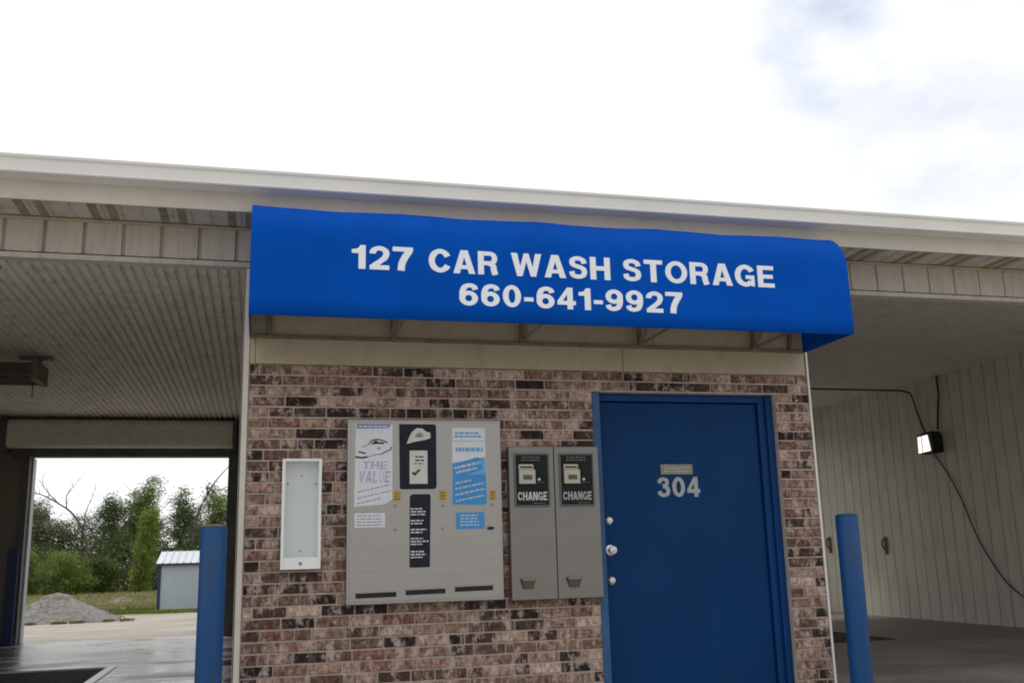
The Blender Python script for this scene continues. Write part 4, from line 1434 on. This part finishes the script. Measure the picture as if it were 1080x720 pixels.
# the same thicket runs on to the right, behind the building, where it stands taller
e_ = np.stack([rng.uniform(8, 52, 30000), rng.uniform(66, 82, 30000), rng.uniform(0, 1, 30000)], 1)
he = 5.2 + 1.3*np.sin(e_[:, 0]*0.7) + 0.9*np.sin(e_[:, 0]*1.9+1) + 0.5*np.sin(e_[:, 0]*4.1)
e_[:, 2] = -0.98 + e_[:, 2]**0.8*he
c = np.concatenate([c, e_])
t_ = np.array([[0.08, 0.105, 0.04]])*rng.uniform(0.5, 1.5, size=(len(c), 1))
o = quads('undergrowth', c, rng.uniform(0.15, 0.34, len(c)), t_, M['leaf'], (-8, 72, -0.98))
tag(o, 'dense dark undergrowth below the treeline', 'undergrowth', kind='stuff')

# bare dead trees
def dead_tree(x, y, paths, lab, r):
    T = thing('dead_tree', lab, 'tree', (x, y, gz(x, y)-0.02), 'bare dead trees in the treeline')
    main = MB()
    main.tube(catmull(paths[0], 6), r, 8, rads=None)
    # taper the main stem
    main = MB()
    cp = catmull(paths[0], 6)
    main.tube(cp, r, 8, rads=[r*(1.1-0.95*i/len(cp)) for i in range(len(cp))])
    main.build('trunk', M['deadbark'], T, smooth=True)
    for p in paths[1:]:
        cp = catmull(p, 5)
        q = MB()
        rb = r*0.42
        q.tube(cp, rb, 6, rads=[rb*(1.05-0.9*i/len(cp)) for i in range(len(cp))])
        # twigs
        for i in range(2, len(cp)-1, 3):
            dv = Vector((random.uniform(-0.5, 0.5), random.uniform(-0.3, 0.3), random.uniform(0.2, 0.7)))
            q.tube([cp[i], cp[i]+dv*0.5, cp[i]+dv], 0.012, 4, rads=[0.02, 0.014, 0.007])
        q.build('branch', M['deadbark'], T, smooth=True)
def atY(px, py, Y):
    dd = fw*FPX + r2*(px-540) - u2*(py-360)
    return tuple(_o + dd*((Y-_o.y)/dd.y))
# limb positions found by sighting the photograph once at the tree's real distance; stored as plain coordinates
DT = [
    [(-10.9, 66, -1.0), (-11.0, 66, 1.5), (-11.3, 66, 3.2), (-12.1, 66, 4.6), (-13.0, 66, 5.3), (-14.2, 66, 5.95), (-15.2, 66, 6.15)],
    [(-13.0, 66, 5.3), (-13.7, 66, 6.0), (-14.1, 66, 6.6), (-14.15, 66, 7.2)],
    [(-12.5, 66, 4.9), (-12.6, 66, 5.8), (-12.3, 66, 6.3), (-11.9, 66, 6.9)],
    [(-11.4, 66, 3.4), (-11.3, 66, 4.8), (-11.0, 66, 5.6), (-10.8, 66, 6.3)],
    [(-14.2, 66, 5.95), (-14.5, 66, 6.0), (-15.0, 66, 5.6)],
]
dead_tree(-10.9, 66, DT, 'bare grey dead tree leaning left above the bushes', 0.10)
DT2 = [
    [(-4.6, 68, -1.0), (-4.5, 68, 2.0), (-4.2, 68, 4.5), (-3.6, 68, 5.9), (-3.0, 68, 7.0), (-1.9, 68, 8.3)],
    [(-3.6, 68, 5.9), (-3.5, 68, 6.8), (-2.8, 68, 6.3), (-2.1, 68, 6.6)],
    [(-4.2, 68, 4.5), (-4.8, 68, 5.2), (-5.1, 68, 5.9)],
]
dead_tree(-4.6, 68, DT2, 'bare dead tree reaching up right behind the shed', 0.12)

# grass: tall dry strip before the trees, short mown green near the shed
n = 42000
c = np.stack([rng.uniform(-22, 4, n), rng.uniform(41, 64, n), np.zeros(n)], 1)
hgt = 0.25 + 0.35*np.clip((c[:, 1]-44)/14, 0, 1)*rng.uniform(0.5, 1.2, n)
keep = ~((c[:, 0] > -9.5) & (c[:, 1] < 44.5))
keep &= ~((c[:, 0] > -4.7) & (c[:, 0] < 0.6) & (c[:, 1] < 47))
c, hgt = c[keep], hgt[keep]
c[:, 2] = -0.99 + hgt*0.4
mixv = rng.uniform(0, 1, (len(c), 1))
t_ = np.array([[0.42, 0.36, 0.20]])*mixv + np.array([[0.20, 0.23, 0.08]])*(1-mixv)
o = quads('tall_grass', c, hgt, t_*rng.uniform(0.8, 1.2, (len(c), 1)), M['grassblade'], (-9, 52, -0.99), upright=True, aspect=0.5)
tag(o, 'tall dry tan grass before the trees', 'grass', kind='stuff')
n = 26000
c = np.stack([rng.uniform(-14, 3, n), rng.uniform(35, 46, n), np.zeros(n)], 1)
keep = (np.sin(c[:, 0]*0.9)*1.2 + np.sin(c[:, 0]*2.3)*0.6 + 37.0) < c[:, 1]
keep &= ~((c[:, 0] > -4.7) & (c[:, 0] < 0.6) & (c[:, 1] > 41.5))
c = c[keep]
c[:, 2] = np.array([gz(x, y) for x, y in c[:, :2]]) + 0.03
t_ = np.array([[0.14, 0.20, 0.035]])*rng.uniform(0.6, 1.35, (len(c), 1))
o = quads('mown_grass', c, rng.uniform(0.10, 0.2, len(c)), t_, M['grassblade'], (-6, 41, -0.95), upright=True, aspect=0.7)
tag(o, 'short bright green grass beside the shed', 'grass', kind='stuff')
# weeds at the foot of the pile
n = 1400
th = rng.uniform(-2.8, -0.35, n)
rad = rng.uniform(1.0, 1.18, n)
c = np.stack([-5.35+1.95*rad*np.cos(th)+rng.normal(size=n)*0.15, 24.5+1.7*rad*np.sin(th)-0.15, np.zeros(n)], 1)
keep = np.sin(c[:, 0]*5)+np.sin(c[:, 0]*11) > 0.1
c = c[keep]
c[:, 2] = np.array([gz(x, y) for x, y in c[:, :2]]) + 0.02
t_ = np.array([[0.13, 0.15, 0.05]])*rng.uniform(0.7, 1.3, (len(c), 1))
o = quads('weeds', c, rng.uniform(0.05, 0.12, len(c)), t_, M['grassblade'], (-5.3, 23, -0.4), upright=True)
tag(o, 'sparse green weeds round the foot of the gravel pile', 'weeds', kind='stuff')
